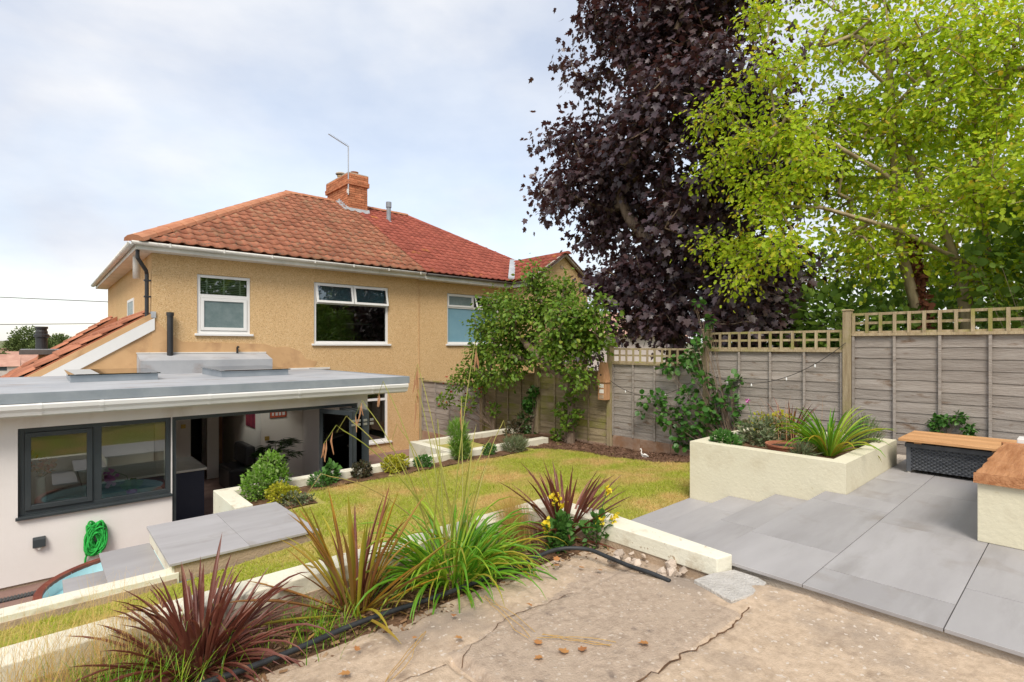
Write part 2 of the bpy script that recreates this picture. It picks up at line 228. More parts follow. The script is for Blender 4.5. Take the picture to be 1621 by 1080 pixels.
# ------------------------------------------------------------------ helpers
ROOT = {}
def loc_of(p):
    while p is not None and p.name not in ROOT: p = p.parent
    return ROOT[p.name] if p is not None else Vector((0, 0, 0))
def tag(o, label=None, cat=None, group=None, kind=None):
    if label: o['label'] = label
    if cat: o['category'] = cat
    if group: o['group'] = group
    if kind: o['kind'] = kind
    return o
def thing(name, label, cat, loc=(0, 0, 0), group=None, kind=None, rz=0):
    o = bpy.data.objects.new(name, None); C.objects.link(o); o.location = loc; o.rotation_euler = (0, 0, rz)
    o.empty_display_size = 0.1; ROOT[o.name] = Vector(loc)
    return tag(o, label, cat, group, kind)
def link(name, me, m=None, parent=None, loc=None, rot=None, scale=None):
    o = bpy.data.objects.new(name, me); C.objects.link(o)
    if m is not None and not me.materials: me.materials.append(m)
    if parent is not None: o.parent = parent
    if loc is not None: o.location = loc
    if rot is not None: o.rotation_euler = rot
    if scale is not None: o.scale = (scale,)*3 if isinstance(scale, (int, float)) else scale
    return o
class MB:
    def __init__(s): s.v = []; s.f = []
    def add(s, vs, fs):
        k = len(s.v); s.v += [tuple(a) for a in vs]; s.f += [tuple(i + k for i in f) for f in fs]; return s
    def box(s, x0, x1, y0, y1, z0, z1):
        return s.add([(x0, y0, z0), (x1, y0, z0), (x1, y1, z0), (x0, y1, z0), (x0, y0, z1), (x1, y0, z1), (x1, y1, z1), (x0, y1, z1)],
                     [(0, 3, 2, 1), (4, 5, 6, 7), (0, 1, 5, 4), (1, 2, 6, 5), (2, 3, 7, 6), (3, 0, 4, 7)])
    def bar(s, a, b, w, h, up=(0, 0, 1)):
        a = Vector(a); b = Vector(b); d = (b - a).normalized(); u = Vector(up); x = d.cross(u)
        if x.length < 1e-4: x = d.cross(Vector((1, 0, 0)))
        x.normalize(); y = x.cross(d).normalized(); vs = []
        for p in (a, b):
            for sx, sy in ((-1, -1), (1, -1), (1, 1), (-1, 1)): vs.append(p + x * sx * w / 2 + y * sy * h / 2)
        return s.add(vs, [(0, 1, 2, 3), (7, 6, 5, 4), (0, 4, 5, 1), (1, 5, 6, 2), (2, 6, 7, 3), (3, 7, 4, 0)])
    def prism(s, poly, d):
        n = len(poly); d = Vector(d); a = [Vector(p) for p in poly]; b = [p + d for p in a]
        return s.add(a + b, [tuple(range(n - 1, -1, -1)), tuple(range(n, 2 * n))] + [(i, (i + 1) % n, n + (i + 1) % n, n + i) for i in range(n)])
    def quad(s, *p): return s.add(p, [tuple(range(len(p)))])
    def tube(s, pts, r, n=8, cap=True, flat=None):
        P = [Vector(p) for p in pts]; m = len(P); rr = r if isinstance(r, (list, tuple)) else [r] * m
        vs = []; prev = None
        for i in range(m):
            d = (P[min(i + 1, m - 1)] - P[max(i - 1, 0)])
            d = d.normalized() if d.length > 1e-9 else Vector((0, 0, 1))
            x = prev - d * prev.dot(d) if prev is not None else d.orthogonal()
            if x.length < 1e-6: x = d.orthogonal()
            x.normalize(); prev = x; y = d.cross(x)
            for k in range(n):
                t = 2 * math.pi * k / n; vs.append(P[i] + (x * math.cos(t) + y * math.sin(t)) * rr[i])
        fs = [(i * n + k, i * n + (k + 1) % n, (i + 1) * n + (k + 1) % n, (i + 1) * n + k) for i in range(m - 1) for k in range(n)]
        if cap: fs += [tuple(range(n - 1, -1, -1)), tuple((m - 1) * n + k for k in range(n))]
        return s.add(vs, fs)
    def lathe(s, prof, cx, cy, n=24, sx=1, sy=1):
        vs = []; m = len(prof)
        for r, z in prof:
            for k in range(n):
                t = 2 * math.pi * k / n; vs.append((cx + r * sx * math.cos(t), cy + r * sy * math.sin(t), z))
        fs = [(i * n + k, i * n + (k + 1) % n, (i + 1) * n + (k + 1) % n, (i + 1) * n + k) for i in range(m - 1) for k in range(n)]
        return s.add(vs, fs)
    def mesh(s, name, off=None):
        me = bpy.data.meshes.new(name)
        v = s.v if off is None else [(a[0] - off[0], a[1] - off[1], a[2] - off[2]) for a in s.v]
        me.from_pydata(v, [], s.f); me.update(); return me
    def build(s, name, m, parent=None, smooth=False, bevel=0, label=None, cat=None, group=None, kind=None):
        me = s.mesh(name, loc_of(parent) if parent is not None else None)
        if smooth: me.polygons.foreach_set('use_smooth', [True] * len(me.polygons))
        o = link(name, me, m, parent)
        if bevel:
            b = o.modifiers.new('bevel', 'BEVEL'); b.width = bevel; b.segments = 2; b.limit_method = 'ANGLE'
        return tag(o, label, cat, group, kind)
def smoothstep(a, b, x):
    t = np.clip((x - a) / (b - a), 0, 1); return t * t * (3 - 2 * t)
def vnoise(x, y, seed=0, oct=4, f=1.0):
    r = np.random.default_rng(seed); T = r.random((256, 256)); o = np.zeros_like(x, dtype=float); a = 1.0; tot = 0
    for k in range(oct):
        X = x * f + 17.3 * k; Y = y * f + 5.1 * k; i = np.floor(X).astype(int); j = np.floor(Y).astype(int); u = X - i; v = Y - j
        u = u * u * (3 - 2 * u); v = v * v * (3 - 2 * v); g = lambda p, q: T[p % 256, q % 256]
        o += a * ((g(i, j) * (1 - u) + g(i + 1, j) * u) * (1 - v) + (g(i, j + 1) * (1 - u) + g(i + 1, j + 1) * u) * v); tot += a; a *= 0.5; f *= 2
    return o / tot - 0.5
def grid(name, m, us, vs, zf, kind='structure', mask=None, parent=None, smooth=True):
    Uu, Vv = np.meshgrid(us, vs, indexing='ij'); Z = zf(Uu, Vv); nu, nv = Uu.shape
    co = np.stack([Uu, Vv, Z], -1).reshape(-1, 3)
    if parent is not None: co = co - np.array(loc_of(parent))
    idx = np.arange(nu * nv).reshape(nu, nv)
    q = np.stack([idx[:-1, :-1], idx[1:, :-1], idx[1:, 1:], idx[:-1, 1:]], -1)
    if mask is not None:
        mk = mask(Uu, Vv); keep = mk[:-1, :-1] & mk[1:, :-1] & mk[1:, 1:] & mk[:-1, 1:]; q = q[keep]
    q = q.reshape(-1, 4)
    me = bulk(name, co, q)
    if smooth: me.polygons.foreach_set('use_smooth', [True] * len(me.polygons))
    o = link(name, me, m, parent)
    if kind: o['kind'] = kind
    return o
def bulk(name, co, q):
    me = bpy.data.meshes.new(name); k = q.shape[1]
    me.vertices.add(len(co)); me.vertices.foreach_set('co', np.ascontiguousarray(co, dtype=np.float32).ravel())
    me.loops.add(q.size); me.loops.foreach_set('vertex_index', np.ascontiguousarray(q, dtype=np.int32).ravel())
    me.polygons.add(len(q)); me.polygons.foreach_set('loop_start', np.arange(0, q.size, k, dtype=np.int32))
    me.update(calc_edges=True); return me
def holes_wall(mb, u0, u1, z0, z1, v, t, holes):
    """wall facing -Y at y=v, thickness t, with openings (ua,ub,za,zb)"""
    us = sorted({u0, u1, *[h[0] for h in holes], *[h[1] for h in holes]}); zs = sorted({z0, z1, *[h[2] for h in holes], *[h[3] for h in holes]})
    for i in range(len(us) - 1):
        for j in range(len(zs) - 1):
            cu = (us[i] + us[i + 1]) / 2; cz = (zs[j] + zs[j + 1]) / 2
            if any(h[0] < cu < h[1] and h[2] < cz < h[3] for h in holes): continue
            a, b, c, d = us[i], us[i + 1], zs[j], zs[j + 1]
            mb.quad((a, v, c), (b, v, c), (b, v, d), (a, v, d)); mb.quad((a, v + t, d), (b, v + t, d), (b, v + t, c), (a, v + t, c))
    for a, b, c, d in holes:
        mb.quad((a, v, c), (a, v, d), (a, v + t, d), (a, v + t, c)); mb.quad((b, v, c), (b, v + t, c), (b, v + t, d), (b, v, d))
        mb.quad((a, v, d), (b, v, d), (b, v + t, d), (a, v + t, d)); mb.quad((a, v, c), (a, v + t, c), (b, v + t, c), (b, v, c))
    mb.quad((u0, v, z0), (u0, v, z1), (u0, v + t, z1), (u0, v + t, z0)); mb.quad((u1, v, z0), (u1, v + t, z0), (u1, v + t, z1), (u1, v, z1))
    mb.quad((u0, v, z1), (u1, v, z1), (u1, v + t, z1), (u0, v + t, z1))
    return mb
def frame_rect(mb, u0, u1, z0, z1, v0, v1, t):
    mb.box(u0, u0 + t, v0, v1, z0, z1); mb.box(u1 - t, u1, v0, v1, z0, z1)
    mb.box(u0 + t, u1 - t, v0, v1, z0, z0 + t); mb.box(u0 + t, u1 - t, v0, v1, z1 - t, z1); return mb

# ------------------------------------------------------------------ foliage helpers
T_LEAF = (np.array([(0, 0, 0), (.30, .28, .07), (.30, .62, .05), (0, 1, -.10), (-.30, .62, .05), (-.30, .28, .07)]), [(0, 1, 2, 3), (0, 3, 4, 5)])
T_ROUND = (np.array([(0, 0, 0), (.42, .25, .09), (.40, .72, .05), (0, 1, -.08), (-.40, .72, .05), (-.42, .25, .09)]), [(0, 1, 2, 3), (0, 3, 4, 5)])
_h = [(0.0, 0.0), (.20, -.08), (.52, .16), (.34, .30), (.56, .62), (.26, .60), (0, 1.0)]
T_MAPLE = (np.array([(x, y, .16 * abs(x) - .10 * y * y) for x, y in _h] + [(-x, y, .16 * abs(x) - .10 * y * y) for x, y in _h[1:-1]] + [(0, .34, -.02)]),
           [(12, 0, 1, 2), (12, 2, 3, 4), (12, 4, 5, 6), (12, 7, 0, 0)[:3], (12, 8, 7), (12, 9, 8), (12, 10, 9), (12, 11, 10), (12, 6, 11)])
_t = [(0, 0), (.26, .10), (.30, .34), (.20, .42), (.34, .58), (.24, .80), (0, 1.0)]
T_TRI = (np.array([(x, y, .20 * abs(x) - .16 * y * y) for x, y in _t] + [(-x, y * .96, .20 * abs(x) - .16 * y * y) for x, y in _t[1:-1]]), [(0, 1, 2, 3), (0, 3, 4, 5, 6), (0, 6, 11, 10, 9), (0, 9, 8, 7)])
T_NEEDLE = (np.array([(-.06, 0, 0), (.06, 0, 0), (0, 1, 0)]), [(0, 1, 2)])
def unit(a): return a / np.maximum(np.linalg.norm(a, axis=-1, keepdims=True), 1e-9)
def leaf_cloud(name, P, D, Nn, S, tpl, m, parent=None, kind=None):
    P = np.asarray(P, float); D = unit(np.asarray(D, float)); X = unit(np.cross(D, Nn)); Nz = np.cross(X, D)
    tv, tf = tpl; n = len(P); k = len(tv); S = np.asarray(S, float).reshape(-1, 1, 1)
    V = P[:, None, :] + S * (tv[None, :, 0:1] * X[:, None, :] + tv[None, :, 1:2] * D[:, None, :] + tv[None, :, 2:3] * Nz[:, None, :])
    if parent is not None: V = V - np.array(loc_of(parent))
    tris = []
    for f in tf:
        for i in range(1, len(f) - 1): tris.append((f[0], f[i], f[i + 1]))
    tr = np.array(tris); q = (np.arange(n)[:, None, None] * k + tr[None]).reshape(-1, 3)
    me = bulk(name, V.reshape(-1, 3), q); o = link(name, me, m, parent)
    if kind: o['kind'] = kind
    return o
def rdir(n): return unit(rng.normal(size=(n, 3)))
def spline(pts, k=6):
    P = [Vector(p) for p in pts]; P = [P[0]] + P + [P[-1]]; o = []
    for i in range(1, len(P) - 2):
        for j in range(k):
            t = j / k; a, b, c, d = P[i - 1], P[i], P[i + 1], P[i + 2]
            o.append(0.5 * (2 * b + (c - a) * t + (2 * a - 5 * b + 4 * c - d) * t * t + (3 * b - a - 3 * c + d) * t ** 3))
    return o + [P[-2]]
def tree(name, label, base, trunk, lobes, m_leaf, m_bark, tpl=T_LEAF, lsize=0.1, twigs=40, per=14, spread=0.26, r0=0.011, rmin=0.006, pw=0.46, group=None,
         droop=0.5, shell=0.55, extra=None, cat='tree', up=0.25):
    root = thing(name, label, cat, base, group)
    nodes = []; par = []; cnt = []
    for tk in trunk:
        prev = -1
        pts = [Vector(p) for p in tk]
        if nodes:
            prev = min(range(len(nodes)), key=lambda i: (nodes[i] - pts[0]).length)
            if (nodes[prev] - pts[0]).length > 0.6: prev = -1
        for i in range(len(pts) - 1):
            nseg = max(1, int((pts[i + 1] - pts[i]).length / 0.35))
            for k in range(nseg + (i == len(pts) - 2)):
                p = pts[i].lerp(pts[i + 1], k / nseg); nodes.append(p); par.append(prev); cnt.append(0); prev = len(nodes) - 1
    anchors = []
    for (cx, cy, cz, r, *den) in lobes:
        n = int(twigs * r * r * (den[0] if den else 1)) + 1
        d = rdir(n); rad = r * (shell + (1 - shell) * rng.random((n, 1))) ** 1.0 * (0.75 + 0.35 * rng.random((n, 1)))
        for q in (np.array([cx, cy, cz]) + d * rad * np.array([1, 1, 0.95])): anchors.append(Vector(q))
    c0 = Vector(trunk[0][-1]); anchors.sort(key=lambda a: min((a - Vector(t[len(t) // 2])).length for t in trunk))
    NP = np.array([tuple(n) for n in nodes])
    tips = []
    for a in anchors:
        d = np.linalg.norm(NP - np.array(a), axis=1) + 0.55 * np.maximum(0, NP[:, 2] - a.z)
        j = int(np.argmin(d)); s = nodes[j]; dist = (a - s).length
        nseg = max(1, int(dist / 0.32)); prev = j; new = []
        for k in range(1, nseg + 1):
            t = k / nseg; p = s.lerp(a, t) + Vector(tuple(rng.normal(size=3) * 0.035)) + Vector((0, 0, -up * 0.25 * dist * t * (1 - t)))
            nodes.append(p); par.append(prev); cnt.append(0); prev = len(nodes) - 1; new.append(tuple(p))
        NP = np.vstack([NP, np.array(new)]); tips.append(prev)
    for i in tips: cnt[i] += 1
    for i in range(len(nodes) - 1, -1, -1):
        if par[i] >= 0: cnt[par[i]] += cnt[i]
    rad = [max(rmin, r0 * (max(c, 0.3) ** pw)) for c in cnt]
    mb = MB()
    for i in range(len(nodes)):
        if par[i] >= 0 and (nodes[i] - nodes[par[i]]).length > 1e-4:
            rp = min(rad[par[i]], rad[i] * 1.6); mb.tube([nodes[par[i]], nodes[i]], [rp, rad[i]], 6 if rad[i] > 0.03 else 4, cap=False)
    mb.build('trunk', m_bark, root, smooth=True)
    P = []; D = []
    for i in tips:
        a = np.array(nodes[i]); b = np.array(nodes[par[i]]); n = max(3, int(per * (0.6 + 0.8 * rng.random())))
        t = rng.random((n, 1)); base_ = b + (a - b) * t * 1.2
        o = rng.normal(size=(n, 3)) * spread * np.array([1, 1, 0.8])
        P.append(base_ + o); D.append(unit(o + 0.3 * (a - b)) + np.array([0, 0, -droop]) + 0.5 * rng.normal(size=(n, 3)))
    P = np.vstack(P); D = np.vstack(D); n = len(P)
    Nn = np.array([0, 0, 1.0]) + rng.normal(size=(n, 3)) * 0.55 + unit(P - P.mean(0)) * 0.45
    leaf_cloud('crown', P, D, Nn, lsize * (0.6 + 0.7 * rng.random(n)), tpl, m_leaf, root)
    return root
def bush(name, label, base, lobes, m_leaf, tpl=T_LEAF, lsize=0.05, n=400, group=None, cat='shrub', outward=1.0, stems=True, upd=0.4, m_stem=None, extra=None):
    """low leafy shrub: woody stems from the base and leaves filling a few lobes"""
    root = thing(name, label, cat, base, group); tot = sum(l[3] ** 2 for l in lobes); b = np.array(base)
    P = []; D = []
    mb = MB()
    for (cx, cy, cz, r, *sq) in lobes:
        sz = sq[0] if sq else 1.0
        k = max(10, int(n * r * r / tot)); d = rdir(k); q = np.array([cx, cy, cz]) + d * r * (0.35 + 0.65 * rng.random((k, 1)) ** 0.5) * np.array([1, 1, sz]) * (0.85 + 0.3 * rng.random((k, 1)))
        q[:, 2] = np.maximum(q[:, 2], b[2] + 0.01)
        P.append(q); D.append(d * outward + np.array([0, 0, upd]) + 0.45 * rng.normal(size=(k, 3)))
        if stems:
            for j in range(max(3, int(r * 18))):
                e = q[rng.integers(k)]; mid = (b + e) / 2 + rng.normal(size=3) * 0.02; mb.tube([b + rng.normal(size=3) * 0.015 * np.array([1, 1, 0]), mid, e], [0.007, 0.005, 0.002], 4, cap=False)
    P = np.vstack(P); D = np.vstack(D); k = len(P)
    leaf_cloud('foliage', P, D, np.array([0, 0, 1.0]) + rng.normal(size=(k, 3)) * 0.5, lsize * (0.6 + 0.7 * rng.random(k)), tpl, m_leaf, root)
    if stems: mb.build('stem', m_stem or M['bark'], root)
    return root
def blade_mesh(name, m, L_, w, bend, seg=7, lean=0.15, fold=0.3, tip=0.9, twist=0.0, droop=0.0):
    """strap leaf rising from the origin, arching towards +X"""
    vs = []; fs = []; x = z = 0.0; ang = R(90) - lean
    for i in range(seg + 1):
        t = i / seg; ww = w * (0.55 + 1.1 * t - 0.65 * t * t) * max(0.0, 1 - max(0, (t - 0.55) / 0.45) ** 1.6 * tip) if t < 1 else 0.0008
        nx, nz = -math.sin(ang), math.cos(ang)
        tw = twist * t
        for sd in (-1, 0, 1):
            up = fold * ww * abs(sd); vs.append((x + nx * up, sd * ww / 2 * math.cos(tw), z + nz * up + sd * ww / 2 * math.sin(tw)))
        st = L_ / seg; x += st * math.cos(ang); z += st * math.sin(ang); ang -= bend / seg * (0.4 + 1.2 * t) + (droop / seg if t > 0.55 else 0)
    for i in range(seg):
        for k in (0, 1): a = i * 3 + k; fs.append((a, a + 1, a + 4, a + 3))
    me = bpy.data.meshes.new(name); me.from_pydata(vs, [], fs); me.update(); me.polygons.foreach_set('use_smooth', [True] * len(me.polygons)); me.materials.append(m)
    return me
def strap_plant(name, label, base, sets, radius=0.06, group=None, cat='plant'):
    """sets: list of (meshes, count, tilt_lo, tilt_hi, scale_lo, scale_hi); every leaf is a part"""
    root = thing(name, label, cat, base, group)
    for meshes, n, t0, t1, s0, s1 in sets:
        for k in range(n):
            az = rnd.uniform(0, 2 * math.pi); rr = radius * math.sqrt(rnd.random()); tilt = t0 + (t1 - t0) * rnd.random()
            link('leaf', rnd.choice(meshes), None, root, (rr * math.cos(az), rr * math.sin(az), 0), (rnd.uniform(-0.15, 0.15), tilt, az), rnd.uniform(s0, s1))
    return root
# ================================================================== SETTING: ground
def far_z(u, v):
    d = np.sqrt(u * u + v * v)
    z = -3.1 - 6.5 * smoothstep(26, 180, d) + 38 * smoothstep(1500, 4200, d) + 2.5 * vnoise(u, v, 3, 3, 1 / 160) * smoothstep(60, 300, d)
    return z + 30 * vnoise(u, v, 4, 3, 1 / 900) * smoothstep(900, 2500, d)
g_ = np.concatenate([-np.geomspace(6000, 12, 60), np.linspace(-11, 25, 13), np.geomspace(26, 6000, 60)])
grid('ground', M['ground'], g_, g_, far_z)
# neighbour's garden beyond the fence, a little higher
grid('neighbour_garden', M['turf'], np.linspace(7.96, 30, 40), np.linspace(-8, 9, 40), lambda u, v: -1.75 + 0.1 * vnoise(u, v, 5, 3, 0.6) + 0 * u)
# sunken patio beside the house
MB().box(-6, 7.86, 5.3, 12.54, -3.0, -2.8).build('patio', M['paving_red'], kind='structure')
def lawn_z(u, v): return -1.665 - 0.2 * smoothstep(3.0, 5.5, v) - 0.11 * smoothstep(2.3, 0.4, u) * smoothstep(2.9, 3.6, v) + 0.025 * vnoise(u, v, 9, 3, 1.2)
def lawn_mask(u, v): return (u < 7.86) & ((v > 3.0) | ((u > 3.25) & (v > 2.93))) & ((v < 7.06) | ((u > 5.2) & (v < 8.4))) & ((u > 1.75) | (v < 5.04)) & ((u > 2.0) | (v < 5.06) | (v > 6.2))
uu = np.arange(-4, 7.9, 0.08)
grid('lawn_bed', M['turf'], uu, np.arange(2.90, 8.46, 0.04), lawn_z, mask=lawn_mask)
def soil_edge_u(v): return 7.25 + 0.10 * np.sin(v * 0.9 + 0.4) + 0.04 * np.sin(v * 5.3) - 0.5 * np.clip((v - 5.9) / 1.0, 0, 1) + 0.10 * np.clip((4.3 - v), 0, 1)
def is_lawn(u, v):
    return lawn_mask(u, v) & ((v > 3.08) | ((u > 3.25) & (v > 2.95))) & (u < soil_edge_u(v)) & (v < 6.72 + 0.05 * np.sin(u * 5)) & ~((v < 3.12) & (u < 3.2))  & ~((u < 2.55) & (v > 6.1)) & ~((u < 2.06) & (v > 5.0)) & (v < 4.99 + 10 * (u > 2.04))
# grass blades
n = 420000
pu = rng.uniform(-1.2, 7.2, n); pv = rng.uniform(2.93, 6.8, n)
k = is_lawn(pu, pv) & (rng.random(n) < 0.75 + 0.5 * vnoise(pu, pv, 21, 3, 1.4)); pu = pu[k]; pv = pv[k]; n = len(pu)
P = np.stack([pu, pv, lawn_z(pu, pv) - 0.004], -1)
D = np.stack([rng.normal(size=n) * 0.9, rng.normal(size=n) * 0.9, np.ones(n)], -1)
leaf_cloud('lawn_grass', P, D, rng.normal(size=(n, 3)) + np.array([0, 0, 1.2]), 0.020 + 0.026 * rng.random(n), (np.array([(-.12, 0, 0), (.10, 0, 0), (0, 1, 0)]), [(0, 1, 2)]), M['grass'])
tag(bpy.data.objects['lawn_grass'], 'short sun-scorched yellow green lawn grass', 'grass', kind='stuff')
nt_ = 420; tu = rng.uniform(-1, 7.1, nt_); tv = rng.uniform(3.1, 6.7, nt_); idx = np.repeat(np.arange(nt_), 26); nb = len(idx)
pu = tu[idx] + rng.normal(size=nb) * .022; pv = tv[idx] + rng.normal(size=nb) * .022; k = is_lawn(pu, pv); pu = pu[k]; pv = pv[k]; nb = len(pu)
o = leaf_cloud('lawn_tufts', np.stack([pu, pv, lawn_z(pu, pv) - .004], -1), np.stack([rng.normal(size=nb) * .5, rng.normal(size=nb) * .5, np.ones(nb)], -1), rng.normal(size=(nb, 3)), .045 + .04 * rng.random(nb), (np.array([(-.05, 0, 0), (.05, 0, 0), (0, 1, 0)]), [(0, 1, 2)]), M['grass'])
tag(o, 'longer grass tufts scattered through the lawn', 'grass', kind='stuff')
# soil strips and bark chips
def soil_z(u, v): return lawn_z(u, v) + 0.012 + 0.05 * vnoise(u, v, 31, 4, 5)
grid('soil', M['soil'], np.arange(6.3, 7.88, 0.03), np.arange(2.95, 8.4, 0.03), soil_z, mask=lambda u, v: (u > soil_edge_u(v) - 0.05 + 0.06 * vnoise(u, v, 2, 2, 6)) | (v > 7.1))
grid('soil', M['soil'], np.arange(1.78, 6.6, 0.03), np.arange(6.05, 7.05, 0.03), soil_z, mask=lambda u, v: (v > 6.68 + 0.06 * vnoise(u, v, 2, 2, 6)) | ((u < 2.5) & (v > 6.15)))
n = 7000; pv = rng.uniform(2.98, 7.0, n); pu = soil_edge_u(pv) + (7.84 - soil_edge_u(pv)) * rng.random(n)
P = np.stack([pu, pv, soil_z(pu, pv) + 0.008], -1)
o = leaf_cloud('bark_mulch', P, rdir(n) * np.array([1, 1, 0.3]), np.array([0, 0, 1.0]) + 0.5 * rng.normal(size=(n, 3)), 0.012 + 0.026 * rng.random(n), (np.array([(-.22, 0, 0), (.22, 0, 0.05), (.2, 1, 0), (-.2, 1, 0.04), (0, .5, .18)]), [(0, 1, 4), (1, 2, 4), (2, 3, 4), (3, 0, 4)]), M['chips'])
tag(o, 'brown bark mulch chips along the fence foot', 'bark mulch', kind='stuff')
# ------------------------------------------------------------------ concrete pad with cracks
def jag(pts, amp, n, seed):
    r = np.random.default_rng(seed); out_ = []
    for (a, b) in zip(pts[:-1], pts[1:]):
        for t in np.linspace(0, 1, n, endpoint=False): out_.append((a[0] + (b[0] - a[0]) * t + r.normal() * amp, a[1] + (b[1] - a[1]) * t + r.normal() * amp))
    out_.append(pts[-1]); return np.array(out_)
cracks = [(jag([(0.2, 1.27), (1.804, 1.235), (2.2, 1.205), (2.5, 1.18), (2.75, 1.2)], 0.007, 9, 1), 0.009, 0.010), (jag([(1.34, 1.86), (1.345, 1.62), (1.36, 0.9), (1.3, -0.6)], 0.012, 8, 2), 0.024, 0.030),
          (jag([(1.345, 1.84), (1.75, 1.98), (2.2, 1.93)], 0.006, 12, 3), 0.006, 0.005), (jag([(0.2, 1.95), (0.8, 1.92), (1.3, 1.86)], 0.006, 12, 4), 0.006, 0.006)]
def seg_dist(u, v, pl):
    d = np.full(u.shape, 9.0)
    for a, b in zip(pl[:-1], pl[1:]):
        e = b - a; t = np.clip(((u - a[0]) * e[0] + (v - a[1]) * e[1]) / max(1e-9, e @ e), 0, 1); d = np.minimum(d, np.hypot(u - a[0] - t * e[0], v - a[1] - t * e[1]))
    return d
def pad_edge(u): return np.where(u < 2.45, 2.33 + 0.03 * np.sin(u * 7) + 0.03 * np.sin(u * 17 + 1), 2.33 - (u - 2.45) * 1.65) + 0 * u
def pad_z(u, v):
    z = -1.365 + 0.016 * vnoise(u, v, 41, 4, 2.2) + 0.006 * vnoise(u, v, 42, 3, 22) + 0.004 * vnoise(u, v, 43, 2, 60)
    z = z + 0.006 * ((u > 1.34) & (v > 1.2) & (v < 1.9)) * smoothstep(0.0, 0.02, np.minimum(u - 1.34, v - 1.2))
    for pl, wd, dp in cracks: z = z - dp * (1 - smoothstep(wd * 0.4, wd * 1.8, seg_dist(u, v, pl)))
    e = pad_edge(u) + 0.05 * vnoise(u, v, 44, 3, 9) - v
    z = z - 0.10 * (1 - smoothstep(-0.03, 0.05, e)) - 0.02 * (1 - smoothstep(0.0, 0.25, e))
    return z + 0.028 * smoothstep(2.6, 3.02, u) * (1 - smoothstep(1.2, 1.6, v)) - 0.03 * (1 - smoothstep(0.0, 0.03, 3.085 + 0.03 * vnoise(v, u, 47, 3, 9) - u))
pad = grid('concrete_pad', M['concrete'], np.arange(-0.6, 3.16, 0.0125), np.arange(-0.7, 2.52, 0.0125), pad_z)
pad.data.materials.append(M['concrete_grey'])      # an older, greyer pour between the joints
ce = np.empty(len(pad.data.polygons) * 3); pad.data.polygons.foreach_get('center', ce); ce = ce.reshape(-1, 3); jx = 0.05 * vnoise(ce[:, 0], ce[:, 1], 71, 4, 7)
inside = (ce[:, 0] > 1.345) & (ce[:, 0] < 2.62 + jx * 3) & (ce[:, 1] > 1.235 - 0.05 * (ce[:, 0] - 1.8)) & (ce[:, 1] < 1.92 + jx * 2 + 0.1 * (ce[:, 0] - 1.4))
pad.data.polygons.foreach_set('material_index', inside.astype(np.int32))
MB().box(-6, 3.1, -8, 2.4, -1.9, -1.42).build('old_concrete_yard', M['concrete'], kind='structure')
MB().prism([(2.785, 1.53, -1.37), (2.70, 1.27, -1.37), (2.86, 1.225, -1.37), (3.06, 1.235, -1.37), (3.09, 1.30, -1.37), (3.09, 1.44, -1.37), (2.95, 1.50, -1.37)], (0, 0, 0.037)).build('cement_patch', M['patch'], kind='structure', bevel=0.006)
for pl, wd, nm in ((cracks[0][0], .0042, 'long'), (cracks[2][0], .0018, 'hairline'), (cracks[3][0], .002, 'left')):
    vs = []; r_ = np.random.default_rng(5)
    for i in range(len(pl)):
        d = pl[min(i + 1, len(pl) - 1)] - pl[max(i - 1, 0)]; d = d / np.linalg.norm(d); nn = np.array([-d[1], d[0]]) * wd * r_.uniform(.35, 1.3); zz = float(pad_z(np.array([pl[i][0]]), np.array([pl[i][1]]))[0]) + .007
        vs += [(*(pl[i] + nn), zz), (*(pl[i] - nn), zz)]
    MB().add(vs, [(2 * i, 2 * i + 1, 2 * i + 3, 2 * i + 2) for i in range(len(pl) - 1)]).build('crack_shade', M['soil'], kind='structure')  # dark strips laid over the cracks, painting the shade inside them in soil colour
def bed_z(u, v): return -1.43 + 0.05 * vnoise(u, v, 51, 4, 5) + 0.02 * vnoise(u, v, 52, 2, 25)
grid('planting_bed', M['soil'], np.arange(-2.5, 3.04, 0.025), np.arange(1.5, 2.92, 0.025), bed_z, mask=lambda u, v: v > pad_edge(u) - 0.12)
n = 2600; pu = rng.uniform(-0.5, 2.97, n); pv = rng.uniform(2.2, 2.86, n); k = pv > pad_edge(pu) - 0.05; pu = pu[k]; pv = pv[k]; n = len(pu)
o = leaf_cloud('bed_litter', np.stack([pu, pv, bed_z(pu, pv) + 0.008], -1), rdir(n) * np.array([1, 1, 0.3]), np.array([0, 0, 1.0]) + 0.5 * rng.normal(size=(n, 3)), 0.012 + 0.03 * rng.random(n), (np.array([(-.2, 0, 0), (.2, 0, 0.05), (.18, 1, 0), (-.18, 1, 0.04), (0, .5, .15)]), [(0, 1, 4), (1, 2, 4), (2, 3, 4), (3, 0, 4)]), leafmat('litter', [(0.16, 0.08, 0.04), (0.30, 0.18, 0.09), (0.12, 0.06, 0.035), (0.38, 0.26, 0.15)], 0.05, 0.9))
tag(o, 'dry leaf litter and soil crumbs in the planting bed', 'leaf litter', kind='stuff')
